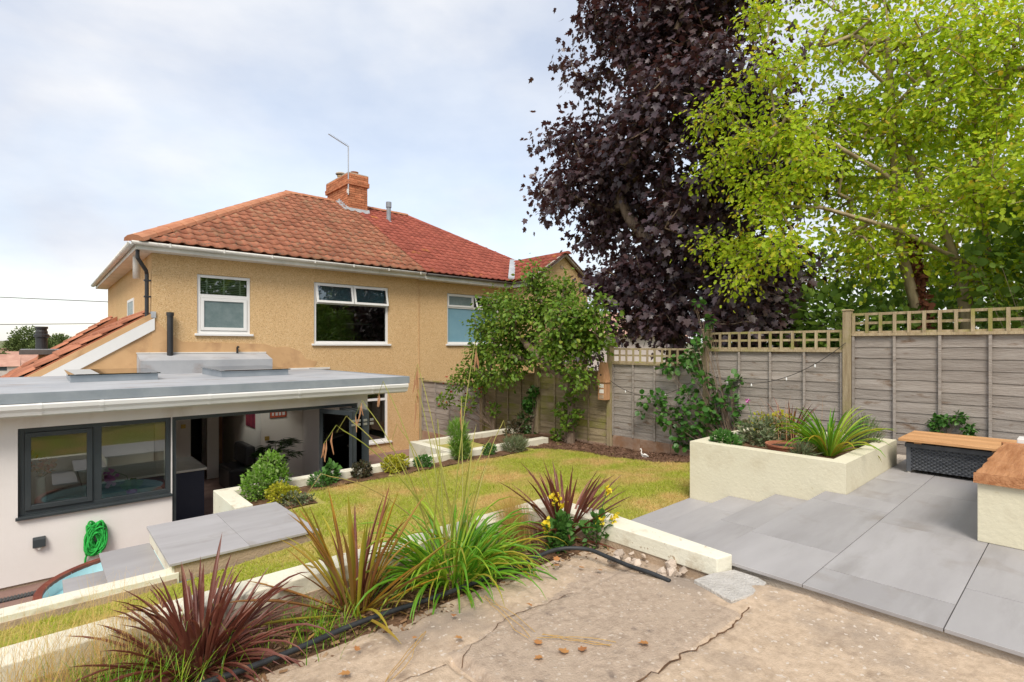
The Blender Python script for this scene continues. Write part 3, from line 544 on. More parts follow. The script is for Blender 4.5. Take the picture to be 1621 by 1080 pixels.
# ------------------------------------------------------------------ paved terrace and steps
ter = thing('terrace', None, None, (5.4, 0.4, -1.32)); ter['kind'] = 'structure'
MB().box(3.125, 7.84, -3.2, 1.60, -1.9, -1.322).build('terrace_base', M['mortar'], ter)
TZ = -1.30
def tiles(rows, z, prefix='paver'):
    for v0, v1, us in rows:
        for a, b in zip(us[:-1], us[1:]):
            MB().box(a + 0.0024, b - 0.0024, v0 + 0.0024, v1 - 0.0024, z - 0.02, z + rnd.uniform(-0.0006, 0.0006)).build(prefix, M['porcelain'], ter, bevel=0.0015)
tiles([(1.065, 1.615, [3.10, 3.73, 4.93, 5.268]), (0.46, 1.065, [3.10, 3.43, 4.63, 5.83, 7.03, 7.82]), (-0.145, 0.46, [3.10, 3.71, 4.91, 6.11, 7.31, 7.82]),
       (-0.75, -0.145, [3.10, 4.1, 5.3, 6.5, 7.7]), (-1.355, -0.75, [3.10, 3.7, 4.9, 6.1, 7.3]), (1.065, 1.448, [5.268, 6.13, 7.33, 7.82])], TZ)
for i, (v0, v1, z, us) in enumerate([(1.60, 2.045, -1.417, [3.11, 4.15, 5.268]), (2.03, 2.50, -1.53, [3.11, 3.55, 4.75, 5.268]), (2.485, 2.945, -1.648, [3.16, 4.3, 5.268])]):
    MB().box(3.10, 5.267, v0 + (0.012 if i else 0.001), v1 - 0.006, -2.0, z - 0.021).build('step_base', M['mortar'], ter)
    tiles([(v0 + 0.014, v1, us)], z, 'tread')
# ------------------------------------------------------------------ cream garden walls
def wallbox(name, label, parts, top=None):
    o = thing(name, label, 'wall', parts[0][:3]); 
    for b in parts[1:]: b[0].build(b[1], b[2], o, bevel=b[3])
    return o
w = thing('low_garden_wall', 'long low cream garden wall holding back the strap-leaved planting bed', 'wall', (1.0, 2.95, -2.0))
MB().box(-4, 3.02, 2.875, 3.055, -2.1, -1.255).build('wall', M['cream_worn'], w, bevel=0.006)
MB().box(-4, 2.975, 2.868, 2.876, -2.1, -1.345).build('bare_footing', M['bare'], w)
w = thing('low_garden_wall', 'short cream wall ending at the pale cement patch beside the steps', 'wall', (3.05, 2.2, -1.9))
MB().prism([(2.975, 1.485, -1.365), (3.105, 1.455, -1.365), (3.20, 2.45, -1.365), (3.16, 3.056, -1.365), (3.02, 3.056, -1.365), (2.975, 2.80, -1.365)], (0, 0, 0.112)).build('wall', M['cream_worn'], w, bevel=0.006)
MB().prism([(2.99, 1.50, -2.0), (3.09, 1.475, -2.0), (3.17, 2.45, -2.0), (3.14, 3.02, -2.0), (3.03, 3.02, -2.0), (2.972, 2.80, -2.0)], (0, 0, 0.635)).build('bare_footing', M['bare'], w)
w = thing('low_garden_wall', 'low cream wall between the lawn strip and the small round pool', 'wall', (-1, 5.1, -2.8))
MB().box(-5, 0.86, 5.03, 5.19, -2.79, -1.855).build('wall', M['cream_worn'], w, bevel=0.006)
MB().box(-5, 0.84, 5.022, 5.03, -2.4, -1.90).build('bare_footing', M['bare'], w)
w = thing('retaining_wall', 'cream retaining wall edging the lawn in front of the folding doors', 'wall', (4, 7.1, -2.8))
MB().box(1.585, 7.3, 7.03, 7.20, -2.79, -1.755).build('wall', M['cream_worn'], w, bevel=0.006)
w = thing('retaining_wall', 'cream retaining wall return behind the grey landing slab', 'wall', (1.67, 6.6, -2.8))
MB().box(1.585, 1.77, 6.245, 7.03, -2.79, -1.754).build('wall', M['cream_worn'], w, bevel=0.006)
w = thing('retaining_wall', 'cream retaining wall return at the far flower bed below the house window', 'wall', (5.15, 7.8, -2.8))
MB().box(5.08, 5.24, 7.20, 8.46, -2.79, -1.753).build('wall', M['cream_worn'], w, bevel=0.006)
MB().box(5.24, 7.84, 8.32, 8.46, -2.79, -1.756).build('wall', M['cream_worn'], w, bevel=0.006)
# landing slab and lower treads over the pool
sl_ = thing('landing_slab', 'grey two-tile landing slab bridging from the lawn towards the doors', 'slab', (1.4, 5.6, -1.9))
for a, b in ((0.79, 1.395), (1.397, 2.01)): MB().box(a, b, 5.02, 6.235, -1.79, -1.768 + 0.0006 * (a > 1)).build('paver', M['porcelain'], sl_, bevel=0.002)
MB().box(0.83, 2.0, 5.045, 6.22, -1.94, -1.791).build('slab_frame', M['bare'], sl_); MB().box(0.812, 0.829, 5.05, 6.225, -1.925, -1.791).build('riser', M['cream_worn'], sl_)
MB().box(1.64, 1.99, 5.07, 6.2, -2.79, -1.941).build('slab_support', M['bare'], sl_)
for z, a, b, lb in ((-1.93, 0.42, 0.812, 'upper grey floating tread beside the round pool'), (-2.10, 0.16, 0.46, 'lower grey floating tread over the pool water')):
    t_ = thing('floating_tread', lb, 'step', (a, 5.6, z), 'floating treads by the pool')
    MB().box(a, b, 5.192, 6.22, z - 0.022, z).build('paver', M['porcelain'], t_, bevel=0.002)
    MB().box(a + 0.02, b - 0.02, 5.193, 5.50, z - 0.16, z - 0.023).build('bracket', M['cream'], t_)
# ================================================================== HOUSES
DV = 12.54; EZ = 1.96
def ins(v, z): return v
PITCH = math.atan2(4.82 - 2.03, 17.0 - 12.18); CP, SP = math.cos(PITCH), math.sin(PITCH); SL = (17.0 - 12.18) / CP
def tile_mesh(name, W, Lt, roll, th, m, lift):
    xs = np.linspace(0, W, 9); prof = roll * np.exp(-((xs - W * 0.30) / (W * 0.17)) ** 2) + roll * 0.25 * np.exp(-((xs - W) / (W * 0.1)) ** 2)
    vs = []; fs = []
    for y, z in ((0, lift), (Lt, 0.0)):
        for x, p in zip(xs, prof): vs.append((x, y, z + p))
    for x, p in zip(xs, prof): vs.append((x, 0.0, lift + p - th))
    n = len(xs)
    for i in range(n - 1): fs.append((i, i + 1, n + i + 1, n + i)); fs.append((2 * n + i, 2 * n + i + 1, i + 1, i))
    me = bpy.data.meshes.new(name); me.from_pydata(vs, [], fs); me.update(); me.materials.append(m)
    me.polygons.foreach_set('use_smooth', [True] * len(me.polygons)); return me
def lay_tiles(parent, mesh, W, gauge, Mx, length, left, right, rows_from=0, name='roof_tile', jitter=0.004, planes=None, wid=0.3):
    """Mx maps (across, up-slope, normal) to world; left(t)/right(t) bound the row at slope distance t; tiles that cross a bound are cut"""
    off = loc_of(parent); rows = int(math.ceil(length / gauge)); inv = Matrix.Translation(-off) @ Mx
    for r in range(rows):
        t = r * gauge; lo = min(left(t), left(min(t + gauge * 1.15, length))); hi = max(right(t), right(min(t + gauge * 1.15, length)))
        k0 = math.floor(lo / W); k1 = math.ceil(hi / W)
        for k in range(k0, k1):
            x = k * W
            full = x >= max(left(t), left(t + gauge * 1.2)) and x + wid <= min(right(t), right(t + gauge * 1.2)) and t + gauge * 1.2 < length
            jit = Matrix.Translation((rnd.uniform(-jitter, jitter), rnd.uniform(-jitter, jitter), rnd.uniform(0, jitter))) @ Matrix.Rotation(rnd.uniform(-0.006, 0.006), 4, 'Z')
            lm = Matrix.Translation((x, t, 0.0)) @ jit
            if full:
                o = link(name, mesh, None, parent); o.matrix_local = inv @ lm
            else:
                bm = bmesh.new(); bm.from_mesh(mesh); bm.transform(lm)
                for pco, pno in planes:
                    bmesh.ops.bisect_plane(bm, geom=bm.verts[:] + bm.edges[:] + bm.faces[:], plane_co=pco, plane_no=pno, clear_outer=True)
                if len(bm.faces) > 2:
                    me = bpy.data.meshes.new(name); bm.transform(inv); bm.to_mesh(me); me.materials.append(mesh.materials[0])
                    me.polygons.foreach_set('use_smooth', [True] * len(me.polygons)); link(name, me, None, parent)
                bm.free()
def ridge_run(parent, a, b, m, name='ridge_tile', Lr=0.45, w=0.17, h=0.10, sag=0.0, off=0.0):
    a = Vector(a); b = Vector(b); d = (b - a); n = max(1, round(d.length / Lr)); d.normalize(); st = (b - a).length / n
    x = d.cross(Vector((0, 0, 1))).normalized(); y = x.cross(d)
    for i in range(n):
        mb = MB(); prof = []
        for k in range(7):
            t = math.pi * (k / 6); prof.append((math.cos(t) * w, math.sin(t) * h - 0.05))
        sc0 = 1.06; vs = []
        for s_, ln in ((sc0, i * st - 0.03), (0.97, (i + 1) * st)):
            p = a + d * ln
            for (px, py) in prof: vs.append(p + x * px * s_ + y * (py * s_ + off))
        fs = [(k, k + 1, 8 + k, 7 + k) for k in range(6)] + [tuple(range(6, -1, -1)), tuple(range(7, 14))]
        mb.add(vs, fs); mb.build(name, m, parent, smooth=False)
def half_gutter(mb, a, b, r=0.055, n=8):
    a = Vector(a); b = Vector(b); d = (b - a).normalized(); x = d.cross(Vector((0, 0, 1))).normalized(); vs = []; fs = []
    for p in (a, b):
        for rr in (r, r - 0.006):
            for k in range(n + 1):
                t = math.pi + math.pi * k / n; vs.append(p + x * math.cos(t) * rr + Vector((0, 0, math.sin(t) * rr)))
    m_ = n + 1
    for k in range(n): fs.append((k, k + 1, 2 * m_ + k + 1, 2 * m_ + k)); fs.append((m_ + k + 1, m_ + k, 3 * m_ + k, 3 * m_ + k + 1)); fs.append((k + 1, k, m_ + k, m_ + k + 1)); fs.append((2 * m_ + k, 2 * m_ + k + 1, 3 * m_ + k + 1, 3 * m_ + k))
    fs += [(0, 2 * m_, 3 * m_, m_), (n, m_ + n, 3 * m_ + n, 2 * m_ + n)]
    return mb.add(vs, fs)
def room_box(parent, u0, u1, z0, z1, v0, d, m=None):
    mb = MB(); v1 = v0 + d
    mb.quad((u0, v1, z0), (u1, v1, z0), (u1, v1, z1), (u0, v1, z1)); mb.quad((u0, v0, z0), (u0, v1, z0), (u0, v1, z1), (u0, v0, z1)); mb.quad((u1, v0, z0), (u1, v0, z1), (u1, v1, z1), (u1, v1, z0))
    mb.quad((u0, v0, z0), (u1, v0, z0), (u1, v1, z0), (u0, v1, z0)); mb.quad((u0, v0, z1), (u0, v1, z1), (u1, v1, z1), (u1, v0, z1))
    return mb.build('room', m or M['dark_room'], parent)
# ------------------------------------------------------------------ left house
hs_ = thing('semi_detached_house', 'tan pebbledash house with weathered orange tiled roof and brick chimney', 'house', (4.7, 17, -2.8))
W1 = (2.463, 3.499, 0.275, 1.525); W2 = (4.916, 6.907, 0.07, 1.56); W3 = (5.7, 6.907, -2.50, -1.10)
DOOR = (1.0, 4.05, -2.86, -0.95)
mb = holes_wall(MB(), 1.673, 7.838, -2.85, EZ, DV, 0.28, [W1, W2, W3, (1.68, 4.05, -2.84, -0.80)])
mb.quad((1.673, DV + 0.28, -2.85), (1.673, DV + 0.28, EZ), (1.673, 21.38, EZ), (1.673, 21.38, -2.85)); mb.quad((1.673, 21.38, -2.85), (1.673, 21.38, EZ), (7.838, 21.38, EZ), (7.838, 21.38, -2.85))
mb.build('wall', M['dash'], hs_)
# smooth repair render above the flat roof
pts = [(1.676, -0.50), (4.92, -0.50), (5.0, -0.36), (4.72, -0.30), (4.60, -0.12), (4.30, 0.0), (4.02, -0.02), (3.80, 0.06), (2.2, 0.10), (1.95, 0.28), (1.76, 0.50), (1.676, 0.56)]
MB().prism([(p[0], DV + 0.0005, p[1]) for p in pts][::-1], (0, -0.008, 0)).build('render_patch', M['render_tan'], hs_)
# roof deck under the tiles
eL, eV, rV, rZ, eZ_ = 1.38, 12.18, 17.0, 4.80, 2.01
hipL = 5.83
def bound_hip(t): return eL + (hipL - eL) * (t / SL)
MB().add([(eL, eV, eZ_), (7.84, eV, eZ_), (7.84, rV, rZ), (hipL, rV, rZ), (eL, 21.82, eZ_), (7.84, 21.82, eZ_)], [(0, 1, 2, 3), (4, 0, 3), (5, 4, 3, 2)]).build('roof', M['tile_old'], hs_)
roofL = bpy.data.objects.get([o.name for o in hs_.children if o.name.startswith('roof')][0])
MX = Matrix(((1, 0, 0, 0), (0, CP, -SP, eV - 0.05), (0, SP, CP, 2.03), (0, 0, 0, 1)))
tmL = tile_mesh('clay_tile', 0.28, 0.385, 0.034, 0.022, M['tile_old'], 0.030)
hd = Vector((hipL - eL, SL, 0)).normalized()
lay_tiles(roofL, tmL, 0.255, 0.315, MX, SL, bound_hip, lambda t: 7.84, planes=[((eL, 0, 0), (-hd.y, hd.x, 0)), ((7.84, 0, 0), (1, 0, 0)), ((0, SL, 0), (0, 1, 0))], wid=0.28)
ridge_run(roofL, (eL - 0.03, eV - 0.04, 2.06), (hipL, rV, rZ + 0.05), M['ridge'], 'hip_tile', w=0.19, h=0.12)
ridge_run(roofL, (hipL - 0.05, rV, rZ + 0.06), (7.3, rV, rZ + 0.06), M['ridge'])
# eaves: soffit, fascia, gutter
MB().box(1.40, 7.838, 12.22, DV - 0.001, 1.87, 1.90).build('soffit', M['pvc_old'], hs_)
MB().box(1.40, 1.672, DV, 21.6, 1.868, 1.898).build('soffit', M['pvc_old'], hs_)
MB().box(1.39, 7.838, 12.20, 12.219, 1.865, 2.02).build('fascia', M['pvc_old'], hs_); MB().box(1.375, 1.393, 12.22, 21.6, 1.863, 2.02).build('fascia', M['pvc_old'], hs_)
g = half_gutter(MB(), (1.30, 12.14, 2.00), (7.80, 12.14, 2.00), 0.062).build('gutter', M['pvc_old'], hs_, smooth=True)
for i in range(7): MB().box(1.9 + i * 0.95, 1.93 + i * 0.95, 12.072, 12.076, 1.94, 2.01).build('gutter_bracket', M['pvc_old'], g)
half_gutter(MB(), (1.315, 21.7, 1.99), (1.315, 12.14, 1.99), 0.062).build('gutter', M['pvc_old'], hs_, smooth=True)
# flue on the side wall and black downpipe
p = MB().tube([(1.50, 13.2, 1.40), (1.50, 13.2, 2.20)], 0.065, 12); p.tube([(1.50, 13.2, 2.20), (1.50, 13.2, 2.34)], [0.072, 0.055], 12); p.build('flue', M['pvc_old'], hs_, smooth=True)
d = MB().tube([(1.42, 12.35, 1.94), (1.42, 12.35, 1.72), (1.58, 12.53, 1.50), (1.60, 12.60, 1.44), (1.60, 12.60, 0.56)], 0.036, 10).build('downpipe', M['black'], hs_, smooth=False)
for z in (1.30, 0.98): MB().box(1.55, 1.665, 12.56, 12.64, z, z + 0.03).build('pipe_clip', M['black'], d)
# side window
sw = MB()
sw.box(1.655, 1.672, 15.1, 15.16, 0.40, 1.15); sw.box(1.655, 1.672, 16.2, 16.26, 0.40, 1.15); sw.box(1.655, 1.672, 15.16, 16.2, 1.09, 1.15); sw.box(1.655, 1.672, 15.16, 16.2, 0.40, 0.46)
s_ = sw.build('window', M['pvc'], hs_); MB().box(1.66, 1.668, 15.16, 16.2, 0.46, 1.09).build('pane', M['frost'], s_)
# windows on the rear wall
def winframe(parent, W, v=DV + 0.06, t=0.06, d=0.07):
    return frame_rect(MB(), W[0] + .004, W[1] - .004, W[2] + .004, W[3] - .004, v, v + d, t).build('window', M['pvc'], parent, bevel=0.004)
def sill(win, W, v=DV, over=0.05):
    MB().box(W[0] - over, W[1] + over, v - 0.05, v + 0.06, W[2] - 0.045, W[2] + 0.003).build('sill', M['pvc'], win, bevel=0.006)
w1 = winframe(hs_, W1, DV + 0.03); MB().box(2.524, 3.438, DV + 0.032, DV + 0.098, 1.04, 1.11).build('transom', M['pvc'], w1)
frame_rect(MB(), 2.53, 3.43, 0.345, 1.035, DV + 0.012, DV + 0.06, 0.065).build('casement', M['pvc'], w1, bevel=0.004)
MB().box(2.595, 3.365, DV + 0.035, DV + 0.045, 0.41, 0.97).build('pane', M['frost'], w1)
MB().box(2.525, 3.437, DV + 0.06, DV + 0.066, 1.112, 1.462).build('pane', M['glass'], w1)
for i in range(9): MB().bar((2.53, DV + 0.16, 1.13 + i * 0.038), (3.43, DV + 0.16, 1.13 + i * 0.038), 0.04, 0.004, up=(0, -0.55, 1)).build('blind_slat', M['pane_backing'], w1)
for x in (2.65, 2.98, 3.30): MB().box(x, x + 0.035, DV + 0.132, DV + 0.135, 1.12, 1.46).build('blind_tape', M['pane_backing'], w1)
MB().box(2.80, 3.16, DV + 0.024, DV + 0.031, 1.475, 1.50).build('trickle_vent', M['pvc'], w1); sill(w1, W1)
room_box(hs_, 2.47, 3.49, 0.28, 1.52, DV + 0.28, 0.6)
w2 = winframe(hs_, W2, DV + 0.03); MB().box(4.977, 6.846, DV + 0.032, DV + 0.098, 1.04, 1.10).build('transom', M['pvc'], w2); MB().box(5.885, 5.945, DV + 0.032, DV + 0.098, 1.10, 1.50).build('mullion', M['pvc'], w2)
for a, b in ((4.955, 5.905), (5.925, 6.87)):
    f = MB(); tz = 1.535; tilt = 0.22
    def tp(u, s): return (u, DV + 0.015 - s * math.sin(tilt), tz - s * math.cos(tilt))
    Lc = 0.475
    for (s0, s1, ua, ub) in ((0, .055, a, b), (Lc - .055, Lc, a, b), (.055, Lc - .055, a, a + .055), (.055, Lc - .055, b - .055, b)):
        q = [tp(ua, s0), tp(ub, s0), tp(ub, s1), tp(ua, s1)]; f.prism(q, (0, 0.03, 0.006))
    cso = f.build('casement', M['pvc'], w2)
    MB().prism([tp(a + .055, .055), tp(b - .055, .055), tp(b - .055, Lc - .055), tp(a + .055, Lc - .055)], (0, 0.008, 0.0015)).build('pane', M['glass'], w2)
MB().box(4.99, 6.83, DV + 0.10, DV + 0.104, 1.09, 1.50).build('pane_backing', M['frost_blue'], w2); MB().box(4.978, 6.845, DV + 0.06, DV + 0.066, 0.132, 1.039).build('pane', M['glass_dark'], w2); sill(w2, W2, over=0.06)  # pale blue sheet added behind the open casements; sky reflection put into its colour
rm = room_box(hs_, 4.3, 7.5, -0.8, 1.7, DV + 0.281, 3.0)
for z in (0.62, 0.92): MB().box(6.3, 7.1, DV + 1.3, DV + 1.6, z, z + 0.03).build('shelf', M['inwall'], rm)
w3 = winframe(hs_, W3, DV + 0.05); MB().box(5.76, 6.846, DV + 0.052, DV + 0.12, -1.42, -1.36).build('transom', M['pvc'], w3)
MB().box(5.76, 6.846, DV + 0.08, DV + 0.086, -2.44, -1.42).build('pane', M['glass_dark'], w3); MB().box(5.76, 6.846, DV + 0.08, DV + 0.086, -1.36, -1.16).build('pane', M['glass_dark'], w3); sill(w3, W3, over=0.09)
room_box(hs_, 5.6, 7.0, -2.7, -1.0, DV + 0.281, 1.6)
# wall pipes above the flat roof
v_ = MB().tube([(1.965, 12.42, -0.50), (1.965, 12.42, 0.62)], 0.055, 14); v_.tube([(1.965, 12.42, 0.62), (1.965, 12.42, 0.69)], 0.066, 14); v_.build('soil_pipe', M['black'], hs_, smooth=False)
MB().tube([(3.22, 12.50, -0.14), (3.22, 12.50, -0.02), (3.22, 12.46, 0.0), (3.22, 12.40, -0.01)], 0.02, 8).build('overflow_pipe', M['black'], hs_)
# ------------------------------------------------------------------ chimney
ch = MB().box(7.55, 8.16, 16.32, 17.98, 3.6, 5.55).build('chimney', M['mortar'], hs_)
CHX0, CHX1, CHY0, CHY1 = 7.52, 8.19, 16.29, 18.01
def bricks_face(parent, z0, nz, x0, x1, y0, y1):
    bh = 0.075; bl = 0.225
    for k in range(nz):
        z = z0 + k * bh; of = (k % 2) * 0.1125
        for axis, s0, s1 in (('x', x0, x1), ('y', y0, y1)):
            t = s0 - of if k % 2 else s0
            while t < s1 - 0.02:
                a = max(s0, t) + 0.005; b = min(s1, t + bl) - 0.005; t += bl
                if b - a < 0.03: continue
                e = rnd.uniform(0, 0.006)
                mbk = MB()
                if axis == 'x': mbk.box(a, b, y0 - e, y0 + 0.05, z + 0.005, z + bh - 0.005)
                else: mbk.box(x0 - e, x0 + 0.05, max(a, y0 + 0.052), b, z + 0.005, z + bh - 0.005)
                mbk.build('brick', M['brick'], parent)
bricks_face(ch, 4.18, 13, CHX0, CHX1, CHY0, CHY1)
bricks_face(ch, 5.155, 2, CHX0 - 0.05, CHX1 + 0.05, CHY0 - 0.05, CHY1 + 0.05)
bricks_face(ch, 5.305, 3, CHX0 - 0.025, CHX1 + 0.025, CHY0 - 0.025, CHY1 + 0.025)
MB().box(CHX0 - 0.04, CHX1 + 0.04, CHY0 - 0.04, CHY1 + 0.04, 5.155, 5.30).build('corbel_core', M['brick'], ch); MB().box(CHX0 - 0.015, CHX1 + 0.015, CHY0 - 0.015, CHY1 + 0.015, 5.305, 5.525).build('cap_core', M['brick'], ch)
MB().box(CHX1 - 0.06, CHX1 - 0.001, CHY0 + 0.02, CHY1 - 0.01, 3.9, 5.15).build('side_core', M['brick'], ch)
MB().box(CHX0 - 0.02, CHX1 + 0.02, CHY0 - 0.02, CHY1 + 0.02, 5.53, 5.56).build('flaunching', M['mortar'], ch)
pot = lambda x, y, h, r, m, nm: MB().lathe([(r * 1.1, 5.55), (r * 1.05, 5.60), (r * 0.92, 5.62), (r * 0.88, 5.55 + h * .85), (r * 1.02, 5.55 + h * .88), (r * 1.02, 5.55 + h), (r * .8, 5.55 + h), (r * .78, 5.6)], x, y, 16).build(nm, m, ch, smooth=True)
pot(7.85, 16.55, 0.13, 0.13, M['ridge'], 'chimney_pot'); pot(7.85, 17.05, 0.12, 0.12, M['tile_old'], 'chimney_pot')
cp = pot(7.85, 17.62, 0.26, 0.12, M['render_tan'], 'chimney_pot'); MB().lathe([(0.17, 5.86), (0.18, 5.885), (0.15, 5.92), (0.02, 5.93)], 7.85, 17.62, 16).build('cowl', M['mortar'], cp)
for q_ in list(ch.children) + list(cp.children):                     # the stack stands two courses higher
    if min(v.co.z for v in q_.data.vertices) - 2.8 > 5.15 - 1e-4 and q_.parent is ch: q_.location.z += 0.15
bricks_face(ch, 5.155, 2, CHX0, CHX1, CHY0, CHY1)
# lead flashing round the base, stepped up the side
fl = MB(); fl.prism([(7.44, 16.22, 4.33), (8.26, 16.22, 4.33), (8.26, 16.30, 4.55), (7.44, 16.30, 4.55)], (0, -0.004, 0.03))
for k in range(6):
    y = 16.28 + k * 0.13; z = 4.42 + k * 0.078; fl.box(7.508, 7.516, y, y + 0.14, z - 0.05, z + 0.16)
fl.prism([(7.40, 16.25, 4.43), (7.515, 16.25, 4.43), (7.515, 17.0, 4.87), (7.40, 17.0, 4.87)], (0, -0.01, 0.03))
fl.build('flashing', M['lead'], ch)
an = thing('tv_aerial', 'thin grey television aerial strapped to the chimney', 'aerial', (7.50, 16.28, 4.9))
MB().tube([(7.50, 16.26, 4.95), (7.50, 16.26, 6.55)], 0.02, 8).build('mast', M['metal'], an)
A0 = Vector((7.50, 16.26, 6.52)); bd = Vector((-0.93, -0.22, 0.20)).normalized()
bo = MB().tube([A0, A0 + bd * 0.78], 0.012, 6).build('boom', M['metal'], an)
for i in range(13): q = A0 + bd * (0.08 + 0.054 * i); s = 0.10 - 0.003 * i; MB().bar(q - Vector((0, s, 0)) + Vector((0, 0, .012)), q + Vector((0, s, 0)) + Vector((0, 0, .012)), 0.007, 0.007).build('element', M['metal'], bo)
MB().box(7.46, 7.515, 16.24, 16.29, 5.0, 5.14).build('bracket', M['pvc_old'], an)
# ------------------------------------------------------------------ side lean-to of the left house
lt = thing('side_lean_to', 'tan side lean-to with sloping white barge board left of the house', 'lean-to', (0.5, 16, -2.8))
MB().prism([(-1.6, DV + 0.001, -2.8), (1.672, DV + 0.001, -2.8), (1.672, DV + 0.001, 0.40), (-0.3, DV + 0.001, -0.92), (-1.6, DV + 0.001, -1.7)], (0, 0.24, 0)).build('wall', M['render_tan'], lt)
sl2 = 0.655
MB().prism([(1.72, DV - 0.03, 0.575), (-0.05, DV - 0.03, 0.575 - 1.77 * sl2), (-0.05, DV - 0.03, 0.575 - 1.77 * sl2 - 0.235), (1.72, DV - 0.03, 0.335)][::-1], (0, 0.028, 0)).build('barge_board', M['pvc'], lt)
MB().prism([(1.70, DV - 0.02, 0.68), (-0.30, DV - 0.02, 0.68 - 2.0 * sl2), (-0.30, DV - 0.02, 0.565 - 2.0 * sl2), (1.70, DV - 0.02, 0.565)][::-1], (0, 0.16, 0)).build('verge', M['render_tan'], lt)
MB().box(1.66, 1.74, DV - 0.035, DV + 0.12, 0.575, 0.70).build('flashing', M['lead'], lt)
# tiled slope (rows run along Y)
q = math.atan(sl2)
MXl = Matrix(((0, math.cos(q), -math.sin(q), -1.30), (-1, 0, 0, 20.6), (0, math.sin(q), math.cos(q), 0.70 - 3.0 * sl2 + 0.02), (0, 0, 0, 1)))
MB().prism([(1.672, DV + 0.15, 0.69), (-1.4, DV + 0.15, 0.69 - 3.072 * sl2), (-1.4, DV + 0.15, 0.60 - 3.072 * sl2), (1.672, DV + 0.15, 0.60)][::-1], (0, 4.2, 0)).build('roof', M['tile_side'], lt)
tmS = tile_mesh('side_tile', 0.33, 0.46, 0.05, 0.02, M['tile_side'], 0.035)
MXl.translation.y = 16.8
lay_tiles(lt, tmS, 0.30, 0.38, MXl, 3.5, lambda t: 0.0, lambda t: 4.1, planes=[((0, 0, 0), (-1, 0, 0)), ((4.1, 0, 0), (1, 0, 0)), ((0, 3.5, 0), (0, 1, 0))], wid=0.33)
fr_ = thing('front_porch_roof', 'orange tiled porch roof rising to the far house corner', 'roof', (0.3, 20, -1))
MB().prism([(1.665, 18.6, 0.86), (-0.9, 18.6, -1.05), (-0.9, 18.6, -1.15), (1.665, 18.6, 0.74)][::-1], (0, 3.2, 0)).build('roof', M['tile_side'], fr_)
q2 = math.atan(1.91 / 2.565); MXp = Matrix(((0, math.cos(q2), -math.sin(q2), -0.9), (-1, 0, 0, 21.85), (0, math.sin(q2), math.cos(q2), -1.03), (0, 0, 0, 1)))
lay_tiles(fr_, tmS, 0.30, 0.38, MXp, 3.1, lambda t: 0.0, lambda t: 3.25, planes=[((0, 0, 0), (-1, 0, 0)), ((3.25, 0, 0), (1, 0, 0)), ((0, 3.1, 0), (0, 1, 0))], wid=0.33)
fb = thing('flat_roof_outhouse', 'low outhouse with dark flat roof edge beyond the lean-to', 'outhouse', (-0.5, 18, -2.8))
MB().box(0.0, 0.55, 17.2, 18.4, -2.8, -0.19).build('wall', M['render_tan'], fb); MB().box(-0.34, 0.75, 17.0, 18.5, -0.19, -0.075).build('roof_edge', M['gut_dark'], fb); MB().box(-0.32, 0.7, 17.05, 18.45, -0.0745, -0.06).build('roof', M['lead'], fb)
fp = thing('black_flue', 'stubby black twin-collar flue pipe on the flat outhouse roof', 'flue', (0.02, 17.6, -0.06))
MB().lathe([(0.0, -0.06), (0.115, -0.06), (0.115, 0.22), (0.15, 0.24), (0.15, 0.30), (0.12, 0.32), (0.12, 0.38), (0.105, 0.40), (0.105, 0.44), (0.125, 0.45), (0.125, 0.50), (0, 0.50)], 0.06, 17.6, 16).build('pipe', M['black'], fp)
# ------------------------------------------------------------------ right house of the pair
hn = thing('semi_detached_house', 'adjoining tan house with redder roof tiles and a small rear gable', 'house', (11, 17, -2.8))
NW = (8.80, 10.80, 0.075, 1.56)
mb = holes_wall(MB(), 7.842, 11.21, -2.85, EZ - 0.02, DV + 0.004, 0.28, [NW])
mb.quad((14.2, DV, -2.85), (14.2, 21.3, -2.85), (14.2, 21.3, EZ), (14.2, DV, EZ)); mb.quad((7.842, 21.3, -2.85), (7.842, 21.3, EZ), (14.2, 21.3, EZ), (14.2, 21.3, -2.85))
mb.build('wall', M['dash'], hn)
WU0, WU1, WV = 11.21, 13.55, 11.25
wx = MB(); apx = (WU0 + WU1) / 2 - 0.02
wx.prism([(WU0, WV, -2.85), (WU1, WV, -2.85), (WU1, WV, 2.05), (apx, WV, 2.86), (WU0, WV, 2.05)], (0, 1.55, 0)); wx.build('rear_wing', M['dash'], hn)
MB().box(12.22, 12.36, WV - 0.012, WV + 0.001, 2.46, 2.56).build('air_brick', M['bare'], hn)
dk = MB().add([(7.84, eV, eZ_), (14.5, eV, eZ_), (10.09, rV, rZ), (7.84, rV, rZ), (14.5, 21.82, eZ_), (7.84, 21.82, eZ_)], [(0, 1, 2, 3), (1, 4, 2), (4, 5, 3, 2)]).build('roof', M['tile_new'], hn)
tmN = tile_mesh('red_tile', 0.265, 0.35, 0.030, 0.02, M['tile_new'], 0.026)
def rb(t):
    f = t / SL; v = eV + (rV - eV) * f; hip = 14.5 + (10.09 - 14.5) * f
    vz = 10.97 + (12.42 - 10.97) * (v - eV) / (13.78 - eV)
    return min(hip, vz) if v < 13.78 else hip
va = Vector((10.97, 0, 0)); vb = Vector((12.42, (13.78 - eV) / CP, 0)); vn = Vector((vb.y - va.y, -(vb.x - va.x), 0)).normalized()
ha = Vector((14.5, 0, 0)); hb = Vector((10.09, SL, 0)); hn_ = Vector((hb.y - ha.y, -(hb.x - ha.x), 0)).normalized()
class _P(list): pass
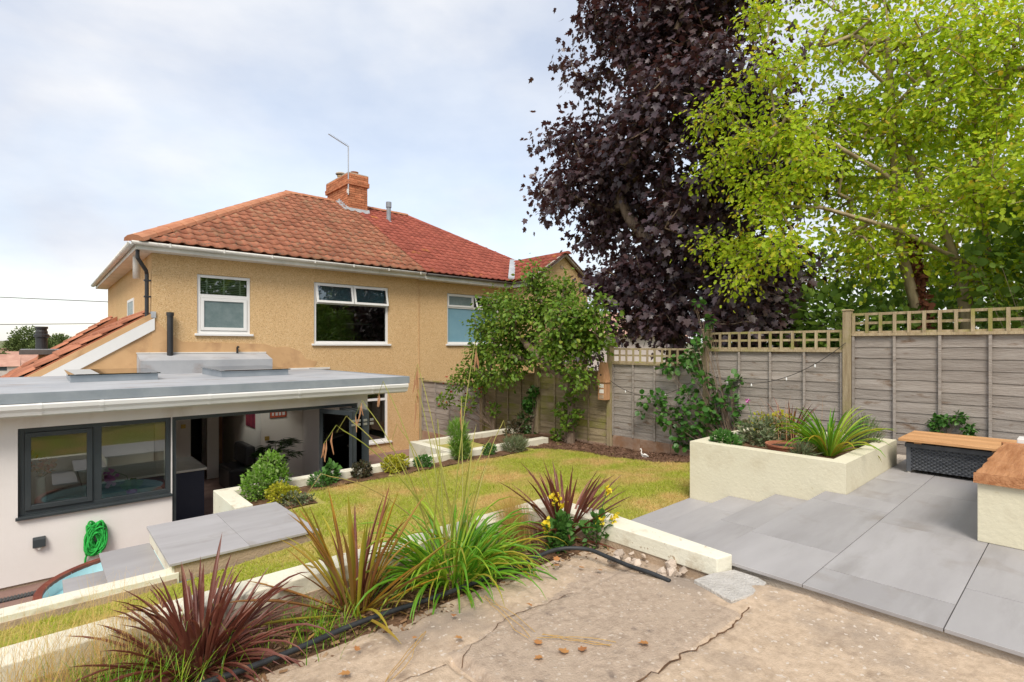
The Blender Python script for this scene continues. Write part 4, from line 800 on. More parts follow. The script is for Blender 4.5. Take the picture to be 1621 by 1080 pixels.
def lay_n():
    # lower rows are cut by the valley, upper rows by the hip
    kc = int(((13.78 - eV) / CP) / 0.275)
    lay_tiles(dk, tmN, 0.24, 0.275, MX, kc * 0.275, lambda t: 7.845, rb, planes=[((7.845, 0, 0), (-1, 0, 0)), (va, vn)], wid=0.265)
    M2 = MX @ Matrix.Translation((0, kc * 0.275, 0)); t0 = kc * 0.275
    lay_tiles(dk, tmN, 0.24, 0.275, M2, SL - t0, lambda t: 7.845, lambda t: rb(t + t0), planes=[((7.845, 0, 0), (-1, 0, 0)), (ha - Vector((0, t0, 0)), hn_), ((0, SL - t0, 0), (0, 1, 0))], wid=0.265)
lay_n()
ridge_run(dk, (8.25, rV, rZ + 0.06), (10.09, rV, rZ + 0.06), M['ridge']); ridge_run(dk, (12.95, 13.87, 3.02), (10.09, rV, rZ + 0.05), M['tile_new'], 'hip_tile', w=0.13, h=0.09)
# wing roof
qw = math.atan2(2.95 - 2.05, 12.36 - 11.02); MXw = Matrix(((0, math.cos(qw), -math.sin(qw), 10.97), (-1, 0, 0, 14.0), (0, math.sin(qw), math.cos(qw), 2.05), (0, 0, 0, 1))); Lw = math.hypot(0.90, 1.34)
wr = MB().add([(10.98, 11.08, 2.03), (12.36, 11.08, 2.94), (12.36, 13.8, 2.94), (10.98, 12.2, 2.03), (13.78, 11.08, 2.03), (13.78, 12.4, 2.03)], [(0, 1, 2, 3), (1, 4, 5, 2)]).build('wing_roof', M['tile_new'], hn)
# across runs from Y=14 down to Y=11.05; valley bound in across = 14 - Y
def vleft(t): return 14.0 - (12.2 + (13.8 - 12.2) * t / Lw)
va2 = Vector((14 - 12.2, 0, 0)); vb2 = Vector((14 - 13.8, Lw, 0)); vn2 = Vector((-(vb2.y - va2.y), (vb2.x - va2.x), 0)).normalized()
lay_tiles(wr, tmN, 0.24, 0.275, MXw, Lw, vleft, lambda t: 2.95, planes=[(va2, vn2), ((2.95, 0, 0), (1, 0, 0)), ((0, Lw, 0), (0, 1, 0))], wid=0.265)
ridge_run(wr, (12.36, 11.06, 2.98), (12.40, 13.7, 2.98), M['tile_new'], w=0.13, h=0.08)
MB().prism([(10.95, 11.12, 2.10), (10.95, 11.12, 1.98), (apx, 11.12, 2.86), (13.80, 11.12, 1.98), (13.80, 11.12, 2.10), (apx, 11.12, 2.99)][::-1], (0, 0.10, 0)).build('verge', M['mortar'], hn)
MB().prism([(10.86, 12.20, 2.10), (11.04, 12.10, 2.11), (12.48, 13.62, 3.02), (12.32, 13.74, 3.02)], (0, 0, 0.05)).build('valley', M['lead'], hn)
MB().box(7.842, 11.05, 12.22, DV, 1.85, 1.88).build('soffit', M['pvc_old'], hn); MB().box(7.842, 11.06, 12.20, 12.218, 1.845, 1.96).build('fascia', M['pvc_old'], hn); MB().box(11.03, 11.05, 11.13, 12.20, 1.845, 1.98).build('fascia', M['pvc_old'], hn)
half_gutter(MB(), (7.85, 12.15, 1.995), (11.02, 12.15, 1.995), 0.055).build('gutter', M['gut_dark'], hn, smooth=True); half_gutter(MB(), (10.98, 12.15, 1.995), (10.98, 11.1, 1.995), 0.055).build('gutter', M['gut_dark'], hn, smooth=True)
rv = MB().tube([(8.82, 16.0, 4.20), (8.82, 16.0, 4.85)], 0.075, 12); rv.tube([(8.82, 16.0, 4.72), (8.82, 16.0, 4.90)], 0.095, 12)
rvo = rv.build('roof_vent', M['trim'], hn); MB().prism([(8.66, 15.85, 4.18), (8.98, 15.85, 4.18), (8.98, 16.2, 4.38), (8.66, 16.2, 4.38)], (0, 0, .02)).build('vent_skirt', M['lead'], rvo)
wn = winframe(hn, NW, DV + 0.05); MB().box(8.86, 10.74, DV + 0.052, DV + 0.12, 1.13, 1.19).build('transom', M['pvc'], wn); MB().box(9.76, 9.82, DV + 0.052, DV + 0.12, 1.19, 1.50).build('mullion', M['pvc'], wn)
frame_rect(MB(), 8.84, 9.77, 1.17, 1.53, DV + 0.03, DV + 0.07, 0.05).build('casement', M['pvc'], wn, bevel=0.004); MB().box(8.89, 9.72, DV + 0.05, DV + 0.056, 1.22, 1.48).build('pane', M['frost'], wn)
f = MB(); a, b = 9.82, 10.76; tz = 1.53; tilt = 0.35; Lc = 0.37
for (s0, s1, ua, ub) in ((0, .05, a, b), (Lc - .05, Lc, a, b), (.05, Lc - .05, a, a + .05), (.05, Lc - .05, b - .05, b)):
    f.prism([(ua, DV + .02 - s0 * math.sin(tilt), tz - s0 * math.cos(tilt)), (ub, DV + .02 - s0 * math.sin(tilt), tz - s0 * math.cos(tilt)), (ub, DV + .02 - s1 * math.sin(tilt), tz - s1 * math.cos(tilt)), (ua, DV + .02 - s1 * math.sin(tilt), tz - s1 * math.cos(tilt))], (0, .03, .01))
f.build('casement', M['pvc'], wn)
MB().box(8.861, 10.739, DV + 0.08, DV + 0.086, 0.137, 1.129).build('pane', M['frost_blue'], wn); sill(wn, NW)
room_box(hn, 8.6, 11.0, -0.5, 1.7, DV + 0.285, 1.2)
dp = MB().tube([(7.845, DV - 0.008, 1.84), (7.845, DV - 0.008, -2.8)], 0.010, 6).build('party_joint', M['render_tan'], hn)
# ================================================================== REAR EXTENSION
EV = 8.35
ex = thing('rear_extension', 'flat-roofed white rendered rear extension with dark window and folding doors', 'extension', (1.5, 10, -2.8))
EW = (-0.177, 1.335, -1.985, -0.955); ED = (1.345, 4.02, -2.81, -0.955)
holes_wall(MB(), -6, 4.20, -2.76, -0.80, EV, 0.30, [EW, (ED[0], ED[1], -2.76, ED[3])]).build('wall', M['white_render'], ex)
MB().box(-6, 1.343, EV + 0.02, EV + 0.28, -2.81, -2.761).build('plinth', M['bare'], ex)
mb = MB(); mb.box(4.0, 4.20, EV + 0.301, DV - 0.001, -2.82, -0.80); mb.build('side_wall', M['white_render'], ex)
# roof with two rooflight openings
S1 = (0.42, 1.36, 10.15, 11.45); S2 = (2.42, 3.40, 10.15, 11.45)
rf = MB(); cl_ = MB(); us = [-6, S1[0], S1[1], S2[0], S2[1], 4.79]; vs_ = [8.0, S1[2], S1[3], DV - 0.002]
for i in range(5):
    for j in range(3):
        if j == 1 and i in (1, 3): continue
        for z, fl_ in ((-0.53, False), (-0.72, True)):
            q = [(us[i], vs_[j], z), (us[i + 1], vs_[j], z), (us[i + 1], vs_[j + 1], z), (us[i], vs_[j + 1], z)]; rf.quad(*q) if not fl_ else cl_.quad(*q[::-1])
rf.build('roof', M['membrane'], ex); cl_.build('ceiling', M['ceil'], ex)
MB().box(-6, 4.81, 7.985, 8.0, -0.635, -0.517).build('roof_trim', M['trim'], ex, bevel=0.004); MB().box(4.79, 4.81, 8.0, DV - 0.003, -0.635, -0.517).build('roof_trim', M['trim'], ex, bevel=0.004)
MB().box(-6, 4.79, 8.09, 8.11, -0.80, -0.60).build('fascia', M['pvc'], ex); MB().box(4.77, 4.79, 8.11, DV - 0.003, -0.79, -0.60).build('fascia', M['pvc'], ex)
MB().box(-6, 4.77, 8.11, EV - 0.001, -0.80, -0.785).build('soffit', M['white_render'], ex); MB().box(4.201, 4.77, EV, DV - 0.003, -0.80, -0.785).build('soffit', M['white_render'], ex)
prof = [(8.088, -0.64), (7.965, -0.64), (7.955, -0.655), (7.962, -0.70), (7.985, -0.735), (8.0, -0.775), (8.088, -0.78)]
MB().prism([(-6, a, b) for a, b in prof], (10.77, 0, 0)).build('gutter', M['pvc'], ex, smooth=False)
for u in (-0.0, 0.55, 1.7, 2.9, 4.1): MB().prism([(u, a - (0.004 if a < 8.05 else 0), b + (0.003 if b > -0.65 else -0.003)) for a, b in prof], (0.035, 0, 0)).build('gutter_clip', M['pvc'], ex)
# rooflight upstands
for (a, b, c, d), nm in ((S1, 0), (S2, 1)):
    sk = thing('rooflight', ['raised glass rooflight on the flat roof nearest the barge board', 'raised glass rooflight on the flat roof right of centre'][nm], 'rooflight', (a, c, -0.53), 'rooflights on the flat roof')
    mb = MB(); t = 0.07
    mb.box(a - t, b + t, c - t, c, -0.529, -0.43); mb.box(a - t, b + t, d, d + t, -0.529, -0.41); mb.box(a - t, a, c, d, -0.529, -0.42); mb.box(b, b + t, c, d, -0.529, -0.42)
    mb.build('upstand', M['trim'], sk)
    MB().prism([(a - t - .03, c - t - .03, -0.425), (b + t + .03, c - t - .03, -0.425), (b + t + .03, d + t + .02, -0.40), (a - t - .03, d + t + .02, -0.40)], (0, 0, 0.014)).build('pane', M['skyglass'], sk)
    mb = MB(); mb.box(a, b, c, c + .004, -0.72, -0.53); mb.build('lining', M['inwall'], sk)
us_ = MB().prism([(1.43, DV - 0.003, -0.14), (1.43, 12.05, -0.27), (1.43, 12.05, -0.529), (1.43, DV - 0.003, -0.529)], (2.38, 0, 0)).build('roof_upstand', M['membrane'], ex)
MB().prism([(1.42, DV - 0.004, -0.115), (1.42, DV - 0.03, -0.115), (1.42, DV - 0.03, -0.138), (1.42, DV - 0.004, -0.138)], (2.40, 0, 0)).build('flashing', M['pvc_old'], us_)
MB().box(3.85, 5.30, DV - 0.03, DV - 0.008, -0.545, -0.50).build('flashing', M['pvc_old'], ex)
# ---- dark window
xw = MB(); v0 = EV + 0.04; v1 = EV + 0.11
frame_rect(xw, EW[0] + .003, EW[1] - .003, EW[2] + .003, EW[3] - .003, v0, v1, 0.055); xw.box(0.505, 0.595, v0 + .002, v1 - .002, -1.927, -1.013)
xo = xw.build('window', M['anth'], ex, bevel=0.003)
frame_rect(MB(), -0.118, 0.503, -1.925, -1.015, EV + 0.02, EV + 0.075, 0.055).build('casement', M['anth'], xo, bevel=0.003)
MB().box(-0.062, 0.447, EV + 0.05, EV + 0.056, -1.87, -1.07).build('pane', M['glass'], xo); MB().box(0.596, 1.276, EV + 0.07, EV + 0.076, -1.926, -1.014).build('pane', M['glass'], xo)
MB().box(EW[0] - 0.02, EW[1] + .005, EV - 0.045, EV + 0.04, EW[2] - 0.03, EW[2] + 0.002).build('sill', M['anth'], xo, bevel=0.004)
# ---- door frame and folded leaves
df = MB(); df.box(1.348, 1.395, EV + 0.03, EV + 0.12, -2.81, -0.958); df.box(1.395, 4.018, EV + 0.03, EV + 0.12, -1.005, -0.958); df.box(3.97, 4.018, EV + 0.03, EV + 0.12, -2.81, -1.005); df.box(1.395, 3.97, EV + 0.03, EV + 0.12, -2.83, -2.79)
dr = df.build('door_frame', M['anth'], ex)
for (a, b) in (((3.40, 8.40), (3.64, 7.72)), ((3.67, 7.72), (3.73, 8.36)), ((3.78, 8.36), (3.83, 7.70)), ((3.87, 7.70), (3.94, 8.36))):
    A = Vector((a[0], a[1], 0)); B = Vector((b[0], b[1], 0)); d = (B - A).normalized(); n_ = Vector((-d.y, d.x, 0)) * 0.025; Ln = (B - A).length
    def pnl(s0, s1, z0, z1, th=1.0):
        p = A + d * s0; q = A + d * s1; k = n_ * th
        return [(p - k) + Vector((0, 0, z0)), (q - k) + Vector((0, 0, z0)), (q + k) + Vector((0, 0, z0)), (p + k) + Vector((0, 0, z0))], (0, 0, z1 - z0)
    lf = MB()
    for s0, s1, z0, z1 in ((0, .06, -2.78, -1.01), (Ln - .06, Ln, -2.78, -1.01), (.06, Ln - .06, -2.78, -2.70), (.06, Ln - .06, -1.075, -1.01)): lf.prism(*pnl(s0, s1, z0, z1))
    lo_ = lf.build('door_leaf', M['anth'], ex); MB().prism(*pnl(.061, Ln - .061, -2.699, -1.076, 0.15)).build('pane', M['glass'], lo_)
    for z in (-1.16, -1.22, -2.5, -2.56): MB().box(b[0] - .03, b[0] + .03, min(a[1], b[1]) - .012, min(a[1], b[1]) + .01, z - 0.018, z + 0.018).build('hinge', M['metal'], lo_)
# ---- interior
MB().box(-6, 3.999, EV + 0.301, 16.0, -2.88, -2.822).build('floor', M['floor'], ex)
rm = MB(); rm.quad((-6, 12.2, -2.82), (-6, EV + .301, -2.82), (-6, EV + .301, -0.80), (-6, 12.2, -0.80))
holes_wall(rm, -5.9, 1.66, -2.82, -0.73, 12.2, 0.1, [])
rm.build('inner_wall', M['inwall'], ex)
nb = MB(); nb.box(3.20, 3.998, 10.80, 15.9, -2.82, -0.83); nb.build('inner_wall', M['inwall'], ex)
bk = MB(); bk.box(1.69, 2.30, 12.30, 12.38, -2.82, -0.831); bk.box(2.66, 2.88, 12.60, 12.66, -2.82, -0.831); bk.box(1.70, 2.05, 14.0, 14.1, -2.82, -0.83); bk.box(2.85, 3.199, 14.0, 14.1, -2.82, -0.83); bk.box(1.682, 1.70, DV + .29, 14.0, -2.82, -0.83); bk.box(2.04, 2.85, 14.0, 14.1, -1.1, -0.83); bk.build('inner_wall', M['inwall'], ex)
MB().box(1.70, 3.19, DV + 0.281, 15.9, -0.83, -0.80).build('inner_ceiling', M['inwall'], ex)
MB().box(2.1, 2.55, 14.06, 14.12, -2.82, -1.1).build('inner_door', M['navy'], ex); MB().box(1.7, 3.19, 15.85, 15.95, -2.82, -0.83).build('hall_wall', M['dark_room'], ex)
pl = MB().box(3.185, 3.199, 11.15, 11.75, -1.62, -1.05).build('print', M['red_art'], ex)
po = MB().box(3.36, 3.68, 10.786, 10.80, -1.40, -0.98).build('poster', M['teal_art'], ex); MB().box(3.365, 3.675, 10.782, 10.787, -1.395, -1.26).build('poster_band', M['orange_art'], po)
for i, w_ in enumerate((0.035, 0.045, 0.04, 0.05)): MB().box(3.40 + i * 0.065, 3.40 + i * 0.065 + w_, 10.779, 10.782, -1.36, -1.30).build('poster_letter', M['pvc'], po)
MB().box(3.27, 3.35, 10.785, 10.80, -1.83, -1.75).build('light_switch', M['brass'], ex); MB().box(2.88, 2.95, 12.60, 12.68, -2.82, -0.832).build('door_jamb', M['floor'], ex); MB().box(2.13, 2.21, 12.288, 12.30, -1.65, -1.57).build('light_switch', M['brass'], ex)
isl = thing('kitchen_island', 'navy kitchen island with pale worktop just inside the open doors', 'kitchen island', (1.2, 9.8, -2.82))
MB().box(0.55, 1.97, 9.52, 10.55, -2.82, -1.965).build('cabinet', M['navy'], isl, bevel=0.004); MB().box(0.45, 2.0, 9.47, 10.6, -1.96, -1.925).build('worktop', M['worktop'], isl, bevel=0.005)
tv = thing('armchair', 'black low armchair against the inner wall behind the palm', 'armchair', (2.95, 11.4, -2.82))
MB().box(2.70, 3.17, 11.0, 11.85, -2.80, -2.35).build('seat', M['black'], tv, bevel=0.05); MB().box(2.98, 3.17, 11.0, 11.85, -2.34, -1.95).build('backrest', M['black'], tv, bevel=0.05)
# worktop under the window with vase, orchid
kt = thing('kitchen_counter', 'pale kitchen counter running under the dark window', 'counter', (0.5, 8.9, -2.82))
MB().box(-1.5, 1.30, EV + 0.302, 8.98, -2.04, -2.0).build('worktop', M['worktop'], kt); MB().box(-1.5, 1.28, EV + 0.31, 8.93, -2.82, -2.041).build('cabinet', M['pvc'], kt)
va_ = thing('flower_vase', 'tall cream vase of coral flowers inside the left window pane', 'vase', (0.02, 8.52, -1.99))
MB().lathe([(0.0, -1.995), (0.06, -1.995), (0.055, -1.8), (0.045, -1.62), (0.05, -1.58), (0.04, -1.58), (0.035, -1.7)], 0.02, 8.56, 16).build('vase', M['white_thing'], va_, smooth=True)
P = np.array([0.04, 8.55, -1.44]) + rng.normal(size=(70, 3)) * np.array([.06, .04, .045]); leaf_cloud('flowers', P, rdir(70), rdir(70), 0.05 + 0.02 * rng.random(70), T_ROUND, M['l_orange'], va_)
sm = MB(); [sm.tube([(0.02, 8.56, -1.6), tuple(P[i])], 0.003, 4) for i in range(0, 20, 3)]; sm.build('stem', M['l_green'], va_)
oc = thing('orchid', 'pink orchid in a magenta pot inside the right window pane', 'orchid', (0.92, 8.52, -1.99))
MB().lathe([(0, -1.995), (0.05, -1.995), (0.062, -1.88), (0.055, -1.88), (0.05, -1.9)], 0.92, 8.54, 14).build('pot', M['magenta'], oc, smooth=True)
leaf_cloud('leaves', np.tile([0.92, 8.54, -1.89], (6, 1)), np.array([[.8, -.2, .7], [-.8, 0, .5], [.2, -.4, 1], [-.4, .3, .9], [.5, .3, .4], [0, 0, 1]]), np.tile([0, -.6, 1.0], (6, 1)) + .2 * rng.normal(size=(6, 3)), [.16, .15, .17, .15, .14, .15], T_ROUND, M['l_green'], oc)
MB().tube([(0.92, 8.54, -1.88), (0.86, 8.53, -1.70), (0.74, 8.52, -1.63), (0.67, 8.52, -1.72)], 0.004, 5).build('stem', M['l_green'], oc)
P = np.array([0.69, 8.52, -1.70]) + rng.normal(size=(24, 3)) * np.array([.035, .02, .05]); leaf_cloud('flowers', P, rdir(24), np.tile([0, -1.0, .2], (24, 1)), np.full(24, .055), T_ROUND, M['l_pink'], oc)
pp = thing('potted_palm', 'dark green potted palm standing in the open doorway', 'palm', (3.0, 9.4, -2.82))
MB().lathe([(0, -2.82), (0.15, -2.82), (0.19, -2.52), (0.16, -2.52), (0.155, -2.56)], 3.0, 9.4, 16).build('pot', M['white_thing'], pp, smooth=True)
sp = MB(); P = []; D = []
for i in range(15):
    az = rnd.uniform(0, 6.28); h = rnd.uniform(.55, 1.0); rr = rnd.uniform(.12, .42); b0 = np.array([3.0, 9.4, -2.55]); tipp = b0 + np.array([rr * math.cos(az), rr * math.sin(az), h]); prev = None; pts = []
    for t in np.linspace(0, 1, 8):
        q = b0 + (tipp - b0) * np.array([t * t, t * t, 1]) * 1.0; q[2] = b0[2] + h * math.sin(t * 1.75) / 1.0 * 0.98; pts.append(tuple(q))
        if t > .42:
            for k in range(8):
                sd = 1 if k % 2 else -1; P.append(q + rng.normal(size=3) * .02); D.append([sd * -math.sin(az) + .7 * math.cos(az), sd * math.cos(az) + .7 * math.sin(az), -.15 + .3 * rnd.random()])
    sp.tube(pts, [0.008] * 4 + [0.005] * 4, 4)
leaf_cloud('fronds', P, D, np.array([0, 0, 1.0]) + .3 * rng.normal(size=(len(P), 3)), .18 + .08 * rng.random(len(P)), (np.array([(-.05, 0, 0), (.05, 0, 0), (.05, .6, -.02), (0, 1, -.12), (-.05, .6, -.02)]), [(0, 1, 2, 3, 4)]), M['l_palm'], pp); sp.build('stem', M['l_green'], pp)
# ---- wall fittings
ho = thing('garden_hose', 'bright green hose coiled on a hook on the white wall', 'hose', (0.52, EV, -2.4))
hb = MB()
for i in range(26):
    cx = 0.525 + rnd.uniform(-.02, .02); cz = -2.375 + rnd.uniform(-.04, .03); a = rnd.uniform(.035, .10); bh_ = rnd.uniform(.10, .205); yy = EV - 0.02 - rnd.uniform(0, .075); sk_ = rnd.uniform(-.06, .06)
    hb.tube([(cx + a * math.cos(t) * (1 - .15 * math.sin(t)) + sk_ * math.sin(t), yy + .012 * math.sin(3 * t + i), cz + bh_ * math.sin(t)) for t in np.linspace(0, 2 * math.pi, 25)], 0.0115, 6, cap=False)
hb.tube([(0.46, EV - .05, -2.50), (0.43, EV - .03, -2.62), (0.425, EV - .02, -2.80)], 0.0115, 6); hb.build('coil', M['hose'], ho, smooth=True)
MB().bar((0.55, EV, -2.22), (0.62, EV - .10, -2.27), .02, .02).build('hook', M['black'], ho)
vt = thing('wall_vent', 'small black square vent on the white wall', 'vent', (0, EV, -2.3))
MB().prism([(-0.05, EV, -2.245), (-0.05, EV - .05, -2.265), (-0.05, EV - .06, -2.36), (-0.05, EV, -2.36)], (0.115, 0, 0)).build('cowl', M['anth'], vt, bevel=0.006); MB().tube([(0.01, EV - .03, -2.36), (0.01, EV - .03, -2.385)], .02, 8).build('nozzle', M['pvc_old'], vt)
dc = thing('channel_drain', 'narrow black channel drain grating along the white wall', 'drain', (-1, 8.04, -2.8))
MB().box(-4, 0.12, 7.98, 8.10, -2.797, -2.792).build('channel', M['black'], dc)
for i in range(60): MB().box(-1.6 + i * 0.028, -1.6 + i * 0.028 + 0.013, 7.985, 8.095, -2.7915, -2.782).build('grate_bar', M['anth'], dc)
# ---- round pool
pn = thing('round_pool', 'small round pool with brown rim and pale blue water below the wall', 'pool', (0.79, 6.36, -2.8))
pc = (0.79, 6.36); MB().lathe([(0.80, -2.8), (0.80, -2.27), (0.77, -2.27), (0.77, -2.42), (0.765, -2.78), (0, -2.78)], pc[0], pc[1], 56).build('liner', M['poolin'], pn, smooth=False)
for i in range(16):
    t0 = 2 * math.pi * i / 16; t1 = 2 * math.pi * (i + 1) / 16 - 0.008; m_ = MB(); vs = []; k = 5
    for j in range(k):
        t = t0 + (t1 - t0) * j / (k - 1)
        for r_, z in ((0.765, -2.262), (0.83, -2.262), (0.835, -2.45), (0.765, -2.285)): vs.append((pc[0] + r_ * math.cos(t), pc[1] + r_ * math.sin(t), z))
    fs = [(j * 4 + a, j * 4 + (a + 1) % 4, (j + 1) * 4 + (a + 1) % 4, (j + 1) * 4 + a) for j in range(k - 1) for a in range(4)] + [(3, 2, 1, 0), tuple(4 * (k - 1) + a for a in range(4))]
    m_.add(vs, fs).build('rim_segment', M['poolrim'], pn)
MB().lathe([(0.769, -2.40), (0.0, -2.40)], pc[0], pc[1], 56).build('water', M['water'], pn)

# ================================================================== FENCE
FU = 7.9
PV = [12.46, 9.77, 7.91, 5.99, 4.10, 2.15, 0.25, -1.65]
TOP = [-1.05, -0.77, -0.59, -0.49, -0.075, 0.135, 0.135]        # top of the boards
TRE = [0, 0, 0, 0.30, 0.30, 0.30, 0.30]
BOT = [-2.3, -2.05, -1.80, -1.62, -1.50, -1.32, -1.32]
nth = ['first', 'second', 'third', 'fourth', 'fifth', 'sixth', 'seventh', 'eighth']
TOP[3] = -0.325; TOP[2] = -0.49; TOP[1] = -0.60; TOP[0] = -0.95
bm_cache = {}
for i in range(7):
    v1, v0 = PV[i] - 0.05, PV[i + 1] + 0.05; Lp = v1 - v0; zt = TOP[i]; zb = BOT[i]
    lb = {0: 'dark lapped fence panel against the pebbledash house wall', 1: 'lapped fence panel behind the ivy column, second from the house', 2: 'green stained lapped panel behind the fruit tree trunk', 3: 'lapped panel with trellis right of the bird house',
          4: 'lapped panel with trellis behind the planter, one step below the tallest', 5: 'tall lapped panel with trellis behind the wicker box', 6: 'tall lapped panel with trellis at the right picture edge'}[i]
    pn = thing('garden_fence', lb, 'fence', (FU, (v0 + v1) / 2, zb), 'fence bays along the garden')
    fm = M['fence_green'] if i in (1, 2) else M['fence']; nb_ = max(5, round((zt - zb) / 0.135)); hb_ = (zt - zb) / nb_
    for k in range(nb_):
        z = zb + k * hb_; y = np.linspace(v0 + .002, v1 - .002, 9); rr = np.random.default_rng(i * 40 + k); wob = rr.normal(size=9) * 0.0035
        vs = []
        for yy, wv in zip(y, wob):
            vs += [(FU - 0.020, yy, z + wv - 0.012), (FU - 0.010, yy, z + wv - 0.012), (FU - 0.002, yy, z + hb_ + 0.012), (FU - 0.010, yy, z + hb_ + 0.012)]
        fs = [(a * 4 + b, a * 4 + (b + 1) % 4, (a + 1) * 4 + (b + 1) % 4, (a + 1) * 4 + b) for a in range(8) for b in range(4)] + [(0, 1, 2, 3), (35, 34, 33, 32)]
        MB().add(vs, [f[::-1] for f in fs]).build('board', fm, pn)
    nbt = 5
    for k in range(nbt):
        yy = v0 + 0.018 + (Lp - 0.036) * k / (nbt - 1); MB().box(FU - 0.05, FU - 0.027, yy - 0.014, yy + 0.014, zb - 0.01, zt - 0.001).build('batten', fm, pn)
    MB().box(FU - 0.056, FU + 0.012, v0, v1, zt + 0.002, zt + 0.036).build('capping', M['post'], pn)
    if i in (3, 4, 5, 6):
        h = TRE[i] - 0.04; z0 = zt + 0.037
        nv = 13
        for k in range(nv): yy = v0 + 0.02 + (Lp - 0.04) * k / (nv - 1); MB().box(FU - 0.045, FU - 0.027, yy - 0.017, yy + 0.017, z0, z0 + h).build('trellis_lath', M['post'], pn)
        for fz in (0.04, 0.5, 0.94): MB().box(FU - 0.026, FU - 0.010, v0, v1, z0 + h * fz - 0.016, z0 + h * fz + 0.016).build('trellis_rail', M['post'], pn)
    n2_ = 3
    for k in range(n2_):
        a = v0 + Lp * k / n2_; MB().box(FU - 0.035, FU + 0.01, a + .003, a + Lp / n2_ - .003, zb - 0.31, zb - 0.014).build('gravel_board', M['gravelboard'], pn, bevel=0.006)
for i in range(8):
    zt = max([TOP[j] + (TRE[j] if j in (3, 4, 5, 6) else 0.03) for j in (i - 1, i) if 0 <= j < 7]) + 0.03; zb = min([BOT[j] for j in (i - 1, i) if 0 <= j < 7]) - 0.35
    ps = thing('fence_post', 'timber fence post, %s along the fence from the house' % nth[i], 'fence post', (FU, PV[i], zb), 'timber fence posts')
    MB().box(FU - 0.075, FU + 0.03, PV[i] - 0.048, PV[i] + 0.048, zb, zt).build('post', M['post'], ps, bevel=0.006)
    MB().prism([(FU - 0.085, PV[i] - 0.058, zt + .001), (FU + 0.04, PV[i] - 0.058, zt + .001), (FU + 0.04, PV[i] + 0.058, zt + .001), (FU - 0.085, PV[i] + 0.058, zt + .001)], (0, 0, 0.02)).build('post_cap', M['post'], ps, bevel=0.008)
# bird house on the fourth post
bh = thing('bird_house', 'narrow cedar bird house with tall pitched roof hung on a fence post', 'bird house', (7.75, 6.04, -0.98))
BY0, BY1, BX0, BX1 = 5.96, 6.13, 7.68, 7.822
MB().box(BX0, BX1, BY0, BY1, -0.98, -0.655).build('body', M['birdwood'], bh, bevel=0.004)
MB().prism([(BX0 - .02, BY0 - .02, -0.66), (BX0 - .02, BY1 + .02, -0.66), (BX0 - .02, (BY0 + BY1) / 2 + .03, -0.29), (BX0 - .02, (BY0 + BY1) / 2 - .03, -0.29)][::-1], (BX1 - BX0 + .02, 0, 0)).build('roof', M['birdwood'], bh, bevel=0.004)
MB().tube([(BX0 - .0215, (BY0 + BY1) / 2, -0.52), (BX0 - .0203, (BY0 + BY1) / 2, -0.52)], .018, 12).build('entrance_hole', M['black'], bh)
for z in (-0.72, -0.82, -0.92): MB().box(BX0 - .004, BX0 - .0005, BY0 + .035, BY1 - .035, z - .035, z + .035).build('nest_panel', M['white_thing'] if z > -0.9 else M['bare'], bh)
# festoon lights along the fence
st_ = thing('string_lights', 'thin black festoon cable with clear bulbs slung along the fence', 'string lights', (7.82, 4, -0.6))
cb = MB(); pts_ = [(5.95, -0.62), (4.1, -0.40), (2.15, 0.05)]
for (a, za), (b, zb_) in zip(pts_[:-1], pts_[1:]):
    sag = 0.33; q = [(7.80, a + (b - a) * t, za + (zb_ - za) * t - sag * 4 * t * (1 - t) * (1 if za < 0 else .25)) for t in np.linspace(0, 1, 17)]
    cb.tube(q, 0.0045, 5)
    for j in (3, 6, 10, 13):
        x, y, z = q[j]; MB().lathe([(0, z - .003), (.008, z - .006), (.008, z - .022), (.013, z - .034), (.010, z - .047), (0, z - .052)], x, y, 8).build('bulb', M['bulb'], st_, smooth=True)
cb.build('cable', M['black'], st_)

# ================================================================== PLANTER, BOX, BENCH
pt = thing('raised_planter', 'large cream rectangular raised planter beside the terrace steps', 'planter', (6.1, 2.2, -1.9))
PX0, PX1, PY0, PY1, PZ = 5.27, 7.05, 1.45, 2.94, -1.03; t = 0.14
o = MB(); o.box(PX0, PX1, PY0, PY0 + t, -1.95, PZ); o.box(PX0, PX1, PY1 - t, PY1, -1.95, PZ); o.box(PX0, PX0 + t, PY0 + t, PY1 - t, -1.95, PZ); o.box(PX1 - t, PX1, PY0 + t, PY1 - t, -1.95, PZ)
o.build('wall', M['cream'], pt, bevel=0.0)
grid('soil', M['soil'], np.arange(PX0 + t - .01, PX1 - t + .02, 0.025), np.arange(PY0 + t - .01, PY1 - t + .02, 0.025), lambda u, v: PZ - 0.07 + 0.06 * vnoise(u, v, 61, 4, 5), kind=None, parent=pt)
bx_ = thing('wicker_storage_box', 'dark grey wicker storage box with orange timber lid by the fence', 'storage box', (6.95, 0.9, -1.3))
X0, X1, Y0, Y1 = 6.66, 7.24, 0.50, 1.29
b_ = MB().box(X0 + .02, X1 - .02, Y0 + .02, Y1 - .02, -1.262, -1.0).build('liner', M['black'], bx_)
